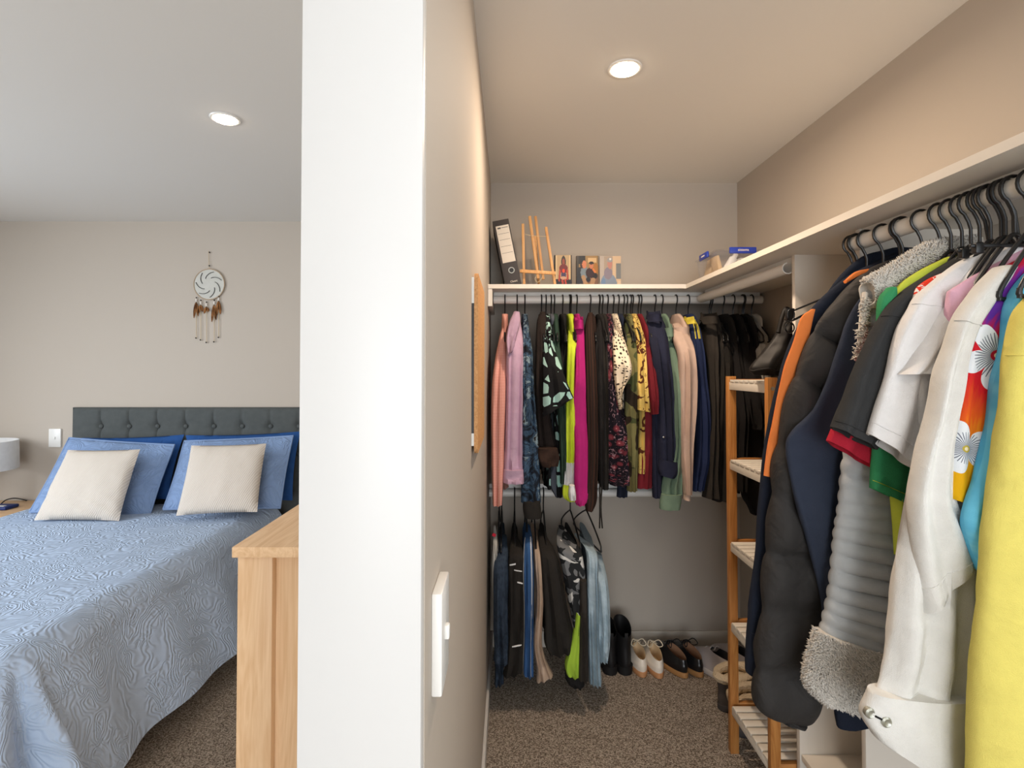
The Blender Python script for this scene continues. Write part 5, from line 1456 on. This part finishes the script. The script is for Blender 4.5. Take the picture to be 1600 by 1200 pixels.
def tray(x0, x1, y0, y1, za, zb, ins, m, nm, par, label=None):
    bm = bmesh.new()
    pts = []
    for z, gq in ((za, ins), (zb, 0.0)):
        for g2 in (0, th):
            q_ = gq + g2
            pts.append([bm.verts.new((x, y, z + (th if g2 and z == za else 0))) for x, y in ((x0 + q_, y0 + q_), (x1 - q_, y0 + q_), (x1 - q_, y1 - q_), (x0 + q_, y1 - q_))])
    oa, ia, ob, ib = pts
    for k_ in range(4):
        k2 = (k_ + 1) % 4
        bm.faces.new((oa[k_], oa[k2], ob[k2], ob[k_])); bm.faces.new((ia[k2], ia[k_], ib[k_], ib[k2])); bm.faces.new((ob[k_], ob[k2], ib[k2], ib[k_]))
    bm.faces.new(oa[::-1]); bm.faces.new(ia)
    return obj(nm, bm, m, par, label, fix=True)
tray(xL, xR, yN, yF, z0, z1, .012, M['clearbox'], 'tub', tb)
bm = boxbm((xL - .006, yN - .006, z1 + .001), (xR + .006, yF + .006, z1 + .005), .001)
bm2 = boxbm((xL + .02, yN + .02, z1 + .005), (xR - .02, yF - .02, z1 + .010), .002)
obj('lid', bm, M['clearlid'], tb); obj('lid_panel', bm2, M['clearlid'], tb)
c0, c1 = W(1139.5, 381, SN + 2), W(1181.5, 391, SN + 2)
cl_ = obj('clip', boxbm((c0.x, yN - .016, z1 - .012), (c1.x, yN - .0065, z1 + .013), .003), M['clip_blue'], tb, 'bright blue locking clip')
obj('lettering', text_bm('sistema', .0145, ((c0.x + c1.x) / 2, yN - .0162, z1 + .0015), (1, 0, 0), (0, 0, 1)), M['paper'], cl_, 'white lettering')
yc_ = (yN + yF) / 2 - .01
cl2 = obj('clip', boxbm((xL - .016, yc_ - .045, z1 - .012), (xL - .0065, yc_ + .045, z1 + .013), .003), M['clip_blue'], tb, 'bright blue locking clip')
obj('lettering', text_bm('sistema', .0125, (xL - .0162, yc_, z1 + .0015), (0, -1, 0), (0, 0, 1)), M['paper'], cl2, 'white lettering')
zi = z0 + .005
M['green_print'] = plain('green_print', (52, 150, 92), .6); M['tan_box'] = plain('tan_box', (206, 178, 140), .7); M['white_pack'] = plain('white_pack', (238, 236, 230), .55)
def item(nm, lab, cat, bm, m, extra=()):
    bm.verts.ensure_lookup_table(); zz = min(v.co.z for v in bm.verts); cx_ = sum((v.co for v in bm.verts), Vector()) / len(bm.verts)
    bmesh.ops.translate(bm, verts=bm.verts, vec=(0, 0, max(0, zi - zz)))
    o = obj(nm, bm, m, base=Vector((cx_.x, cx_.y, zi))); return tag(o, lab, cat)
item('carton', 'tan carton standing at the left end inside the clear box', 'carton', boxbm((xL + .018, yN + .10, zi), (xL + .035, yN + .17, zi + .095), .001, Matrix.Rotation(.22, 3, 'Y')), M['tan_box'])
item('carton', 'slim cream carton leaning near the left clip inside the clear box', 'carton', boxbm((xL + .020, yN + .03, zi), (xL + .034, yN + .09, zi + .09), .001, Matrix.Rotation(-.25, 3, 'Y')), M['tan_box'])
bm = bmesh.new(); a_ = Vector((xL + .045, yN + .03, zi + .018)); b_ = Vector((xL + .10, yN + .05, zi + .098)); d__ = (b_ - a_)
add_tube(bm, [a_, a_ + d__ * .06, a_ + d__ * .75, a_ + d__ * .8, b_], [.013, .016, .016, .010, .009], 16)
item('bottle', 'white bottle lying slanted inside the clear box', 'bottle', bm, M['white_pack'])
for i_, (dx, dy, ww, hh, rot, lab) in enumerate(((.105, .022, .045, .078, 0, 'white carton with small dark mark at the front of the clear box'), (.155, .03, .05, .082, .25, 'white carton with green end panel in the middle of the clear box'), (.20, .03, .045, .096, .1, 'white carton with green stripe near the right of the clear box'))):
    bm = boxbm((xL + dx, yN + dy, zi), (xL + dx + ww, yN + dy + .07, zi + hh), .001, Matrix.Rotation(rot, 3, 'Y'))
    bm.verts.ensure_lookup_table(); zz = min(v.co.z for v in bm.verts)
    bmesh.ops.translate(bm, verts=bm.verts, vec=(0, 0, zi - zz))
    t = thing('medicine_carton', lab, 'carton', Vector((xL + dx + ww / 2, yN + dy + .035, zi)))
    obj('carton', bm, M['white_pack'], t)
    cm = Vector((xL + dx + ww / 2, 0, zi + hh / 2 + (zi - zz)))
    bm = boxbm((xL + dx + ww * .5, yN + dy - .0012, zi + hh * .25), (xL + dx + ww * .92, yN + dy - .0002, zi + hh * .75), 0)
    bmesh.ops.rotate(bm, verts=bm.verts, cent=Vector((xL + dx + ww / 2, yN, zi + hh / 2)), matrix=Matrix.Rotation(rot, 3, 'Y')); bmesh.ops.translate(bm, verts=bm.verts, vec=(0, 0, zi - zz))
    obj('printed_panel', bm, M['green_print'] if i_ else M['ink'], t, 'green printed panel' if i_ else 'dark printed mark')

# ------------------------------------------------------------------ black leather bag on the rack and its clip hanger
M['leather'] = plain('black_leather', (26, 23, 21), .5, .22, .15)
kk = M['leather'].node_tree
SBg = 500.0
bag = thing('leather_bag', 'glossy black leather bag slumped on top of the bamboo rack', 'bag', Vector((W(1210, 588, SBg).x, F / SBg, SHZ[0] + .004)))
l, r = rows_pts([(1224, 500, 1252, 488), (1213, 520, 1262, 512), (1195, 545, 1268, 540), (1178, 566, 1272, 565), (1172, 578, 1272, 580), (1178, 586, 1272, 589)], lambda i, q_: SBg)
lb = Loft(l, r, [.016, .026, .034, .038, .036, .026], (0, -1, 0), 2.4, (2.4, .35), .007, seed=3, wfreq=16)
obj('bag_body', lb.mesh(nt=40, nth=36, hollow=False), M['leather'], bag, angle=80)
obj('piping', tubebm([lb.at(.80 + .04 * math.sin(i), PI * (1 - i / 16), .001) for i in range(17)], .0035, 7, 40), M['leather'], bag)
obj('strap', tubebm([W(1216, 520, SBg + 12), W(1221, 498, SBg + 10), W(1228, 482, SBg + 8), W(1236, 490, SBg + 6), W(1238, 505, SBg + 12)], .0065, 8, 24), M['leather'], bag)
obj('ring', tubebm([W(1234 + 7 * math.cos(a * PI / 8), 512 + 8 * math.sin(a * PI / 8), SBg + 26) for a in range(17)], .0022, 8), plain('dark_chrome', (70, 70, 70), .25, .6, .03, .9), bag, 'dark metal ring')
SC = 560.0
ch = thing('clip_hanger', 'black clip hanger poking out left of the orange sleeve panel', 'hanger', W(1262, 480, SC))
bm = bmesh.new(); beam(bm, W(1236, 487, SC), W(1330, 448, SC + 30), .005, .005); obj('clip_bar', bm, M['black_plastic'], ch)
bm = bmesh.new(); beam(bm, W(1238, 501, SC), W(1262, 489, SC), .004, .006); obj('clip_bar', bm, M['black_plastic'], ch)
obj('clip', boxbm(W(1230, 492, SC) + Vector((-.004, -.006, -.016)), W(1238, 482, SC) + Vector((.004, .006, .0)), .002), M['black_plastic'], ch)
obj('clip_spring', tubebm([W(1236 + 5.5 * math.cos(a * PI / 8), 492 + 9 * math.sin(a * PI / 8), SC + 8) for a in range(17)], .0018, 8), M['black_plastic'], ch)

# ------------------------------------------------------------------ shoes
def shoe(name, label, cat, heel, ang, L, Wd, rings, upper, sole=None, lining=None, sole_h=.022, heel_h=0.0, laces=None, group=None, extra=None, drop=.03):
    """rings: (z at heel, z at toe, start, end, width) from sole to opening; ang = heading of the toe"""
    fx = Vector((math.cos(ang), math.sin(ang), 0)); fy = Vector((-math.sin(ang), math.cos(ang), 0)); o_ = Vector(heel)
    t = thing(name, label, cat, o_ + fx * L * .5, group)
    N = 30
    def wf(f): return (max(0, 1 - (abs(2 * f - 1)) ** 3.2)) ** .5 * (.80 + .20 * math.sin(PI * (f * .75 + .08)) ** 2 * 1.1)
    def ringpts(z0, z1, a0, a1, ws):
        out = []
        for k_ in range(N):
            p = 2 * PI * k_ / N; f = .5 - .5 * math.cos(p); b = wf(f) * (1 if math.sin(p) >= 0 else -1) * Wd / 2 * ws
            if abs(math.sin(p)) < 1e-6: b = 0
            a = a0 + (a1 - a0) * f
            out.append(o_ + fx * (a * L) + fy * b + Vector((0, 0, z0 + (z1 - z0) * f)))
        return out
    def skin(rs, cap0, cap1):
        bm = bmesh.new(); R_ = [[bm.verts.new(p) for p in ringpts(*r)] for r in rs]
        for A, B in zip(R_, R_[1:]):
            for k_ in range(N): bm.faces.new((A[k_], A[(k_ + 1) % N], B[(k_ + 1) % N], B[k_]))
        if cap0: bm.faces.new(R_[0][::-1])
        if cap1: bm.faces.new(R_[-1])
        return bm
    # refine rings with Catmull-Rom
    vs = [Vector(r[:3]) for r in rings]; v2 = [Vector((r[3], r[4], 0)) for r in rings]
    fine = []
    for i in range(4 * (len(rings) - 1) + 1):
        tt = i / (4 * (len(rings) - 1)); a = cr(vs, tt); b = cr(v2, tt); fine.append((a.x, a.y, a.z, b.x, b.y))
    obj('upper', skin(fine, True, False), upper, t, angle=70)
    z0, z1, a0, a1, ws = rings[-1]
    inn = [(z0, z1, a0, a1, ws), (z0 - .002, z1 - .002, a0 + .012, a1 - .012, ws * .88), (z0 - drop, z1 - drop * 1.15, a0 + .015, a1 - .01, ws * .86), ((sole_h + heel_h + .012, sole_h + .012, a0 + .03, a1, ws * .8) if drop > .02 else (z0 - drop * 1.1, z1 - drop * 1.2, a0 + .04, a1 - .05, ws * .6))]
    obj('lining', skin(inn, False, True), lining or upper, t, 'inner lining' if lining else None, angle=70)
    if sole:
        zb = sole_h
        obj('sole', skin([(0, 0, -.005, 1.0, 1.0), (.003, .003, -.02, 1.015, 1.04), (zb + heel_h - .003, zb - .003, -.02, 1.015, 1.05), (zb + heel_h, zb, -.01, 1.005, 1.0)], True, True) if heel_h == 0 else
            skin([(heel_h * .3, 0, .0, 1.0, 1.0), (zb + heel_h, zb, -.01, 1.005, 1.02)], True, True), sole, t)
        if heel_h > 0: obj('heel', skin([(0, 0, .0, .27, .80), (heel_h + .008, heel_h + .008, -.01, .30, .92)], True, True), sole, t)
    if laces:
        bm = bmesh.new(); c0_ = o_ + fx * .52 * L; c1_ = o_ + fx * .35 * L
        g_ = []
        for f_, z_ in ((0, laces[1] - .006), (.5, laces[1] + .008), (1, laces[1] + .016)):
            cc_ = c0_.lerp(c1_, f_); g_.append([cc_ + fy * (u_ * Wd * (.24 + .06 * f_)) + Vector((0, 0, z_ - abs(u_) ** 2 * .008)) for u_ in (-1, -.5, 0, .5, 1)])
        vv = [[bm.verts.new(p_) for p_ in row] for row in g_]
        for i in range(2):
            for j in range(4): bm.faces.new((vv[i][j], vv[i][j + 1], vv[i + 1][j + 1], vv[i + 1][j]))
        bmesh.ops.solidify(bm, geom=bm.faces[:], thickness=.003)
        obj('tongue', bm, upper, t, angle=70)
        m_, zc, a_s, a_e, loops = laces
        for i in range(3):
            f = a_s + (a_e - a_s) * i / 2; zz = zc + .012 - .012 * i
            obj('lace', tubebm([o_ + fx * f * L + fy * (-Wd * .2) + Vector((0, 0, zz - .004)), o_ + fx * (f + .02) * L + Vector((0, 0, zz + .006)), o_ + fx * (f + .01) * L + fy * (Wd * .2) + Vector((0, 0, zz - .004))], .0024, 6, 10), m_, t)
        if loops:
            for sg in (-1, 1):
                c = o_ + fx * a_s * L + Vector((0, 0, zc + .016))
                obj('lace', tubebm([c, c + fy * sg * .022 + fx * -.012 + Vector((0, 0, .014)), c + fy * sg * .034 + fx * -.028 + Vector((0, 0, -.002)), c + fy * sg * .018 - fx * .020 + Vector((0, 0, -.012)), c], .0021, 6, 22), m_, t, 'lace loop')
    if extra: extra(t, o_, fx, fy, L, Wd)
    return t
def fl(px, py):
    """floor point seen at a pixel"""
    s = (py - 577) / H; p = W(px, py, s); p.z = 0.001; return p
low = [(.022, .022, .0, 1.0, 1.0), (.045, .036, -.012, .995, 1.02), (.058, .052, .0, .93, .95), (.068, .078, .01, .70, .80), (.076, .100, .02, .48, .62)]
boot = [(.028, .016, .0, 1.0, .98), (.055, .034, -.012, .99, 1.0), (.085, .075, .01, .76, .92), (.115, .115, .03, .62, .88), (.150, .160, .02, .60, .92), (.165, .205, .02, .60, .96)]
M['suede'] = plain('black_suede', (24, 23, 24), .6, .3, .1); M['whiteleather'] = plain('cream_leather', (226, 216, 202), .4, .4, .03); M['gum'] = plain('tan_gum_sole', (178, 128, 88), .6)
M['gum2'] = plain('honey_sole', (164, 120, 74), .6); M['tanlin'] = plain('tan_lining', (160, 120, 92), .7); M['blackleather'] = plain('polished_black_leather', (26, 25, 26), .28, .5, .06)
M['sneaker'] = plain('pale_grey_mesh', (196, 188, 188), .8, .2, .05); M['sneaksole'] = plain('sneaker_sole', (206, 200, 196), .6); M['darklin'] = plain('dark_lining', (56, 54, 58), .8)
M['ugg'] = fabric('grey_suede', (92, 84, 80), .95, 500, .2, .12, wr=.1); M['wool'] = fabric('cream_wool', (222, 200, 166), .97, 200, .8, .1, wr=.2); M['uggsole'] = plain('dark_grey_sole', (70, 66, 66), .8)
M['lacec'] = plain('cream_lace', (226, 212, 186), .8); M['laceb'] = plain('black_lace', (30, 28, 28), .8)
UP = PI / 2
def pull(t, o_, fx, fy, L, Wd): obj('heel_tab', boxbm(o_ + Vector((-.008, -.004, .150)), o_ + Vector((.008, .002, .188)), .002), M['suede'], t)
shoe('ankle_boot', 'black ankle boot half hidden by the light jeans on the carpet', 'boot', fl(956, 1051), UP + .06, .245, .078, boot, M['suede'], M['suede'], M['suede'], .014, .028, extra=pull)
shoe('ankle_boot', 'black ankle boot standing beside the cream lace-up shoes', 'boot', fl(979, 1051), UP + .02, .245, .078, boot, M['suede'], M['suede'], M['suede'], .014, .028, extra=pull)
shoe('lace_shoe', 'cream lace-up shoe with tan sole, left one of its pair next to black boots', 'shoe', fl(1005, 1054), UP + .04, .25, .078, low, M['whiteleather'], M['gum'], M['tan_box'], .024, 0, (M['lacec'], 0.098, .38, .54, True))
shoe('lace_shoe', 'cream lace-up shoe with tan sole, right one of its pair next to black brogues', 'shoe', fl(1031, 1056), UP + .02, .25, .078, low, M['whiteleather'], M['gum'], M['tan_box'], .024, 0, (M['lacec'], 0.098, .38, .54, True))
shoe('brogue', 'black leather lace-up shoe with honey sole nearer the cream pair', 'shoe', fl(1072, 1055), UP + .36, .26, .080, low, M['blackleather'], M['gum2'], M['tanlin'], .024, 0, (M['laceb'], 0.098, .38, .54, True))
shoe('brogue', 'black leather lace-up shoe with honey sole nearer the bamboo rack', 'shoe', fl(1096, 1054), UP + .30, .26, .080, low, M['blackleather'], M['gum2'], M['tanlin'], .024, 0, (M['laceb'], 0.098, .38, .54, True))
snk = [(.026, .022, .0, 1.0, 1.0), (.050, .040, -.012, .995, 1.0), (.070, .060, .0, .92, .92), (.084, .085, .015, .72, .80), (.098, .105, .02, .54, .66)]
shoe('sneaker', 'pale grey sneaker pointing to the skirting left of the bamboo rack post', 'shoe', Vector((.985, 2.300, .001)), UP + .52, .27, .088, snk, M['sneaker'], M['sneaksole'], M['darklin'], .026, 0, (M['sneaksole'], 0.104, .40, .60, False))
shoe('sneaker', 'pale grey sneaker seen behind the bamboo rack post', 'shoe', Vector((1.075, 2.315, .001)), UP + .40, .27, .088, snk, M['sneaker'], M['sneaksole'], M['darklin'], .026, 0, (M['sneaksole'], 0.104, .40, .60, False))
ug = [(.024, .022, .0, 1.0, 1.0), (.05, .04, -.015, .99, 1.02), (.075, .07, -.005, .80, 1.0), (.105, .11, -.015, .60, 1.02), (.128, .142, -.02, .54, 1.06)]
def wool(t, o_, fx, fy, L, Wd):
    pts = []
    for k_ in range(25):
        p = 2 * PI * k_ / 24; f = .5 - .5 * math.cos(p)
        pts.append(o_ + fx * ((-.02 + .56 * f) * L) + fy * (math.sin(p) * Wd * .50) + Vector((0, 0, .130 + .014 * f)))
    bm = tubebm(pts, .017, 8); 
    for v in bm.verts: v.co += Vector((noise.noise(v.co * 90), noise.noise(v.co * 90 + Vector((9, 0, 0))), noise.noise(v.co * 90 + Vector((0, 9, 0))))) * .004
    obj('wool_trim', bm, M['wool'], t, 'cream wool trim')
shoe('slipper_boot', 'grey slipper boot with cream wool trim behind the rack post, farther from the camera', 'boot', Vector((.842, 2.150, .001)), .18,   .255, .098, ug, M['ugg'], M['uggsole'], M['wool'], .024, 0, extra=wool, drop=.014)
shoe('slipper_boot', 'grey slipper boot with cream wool trim behind the rack post, nearer the camera', 'boot', Vector((.838, 2.010, .001)), .12,   .255, .098, ug, M['ugg'], M['uggsole'], M['wool'], .024, 0, extra=wool, drop=.014)
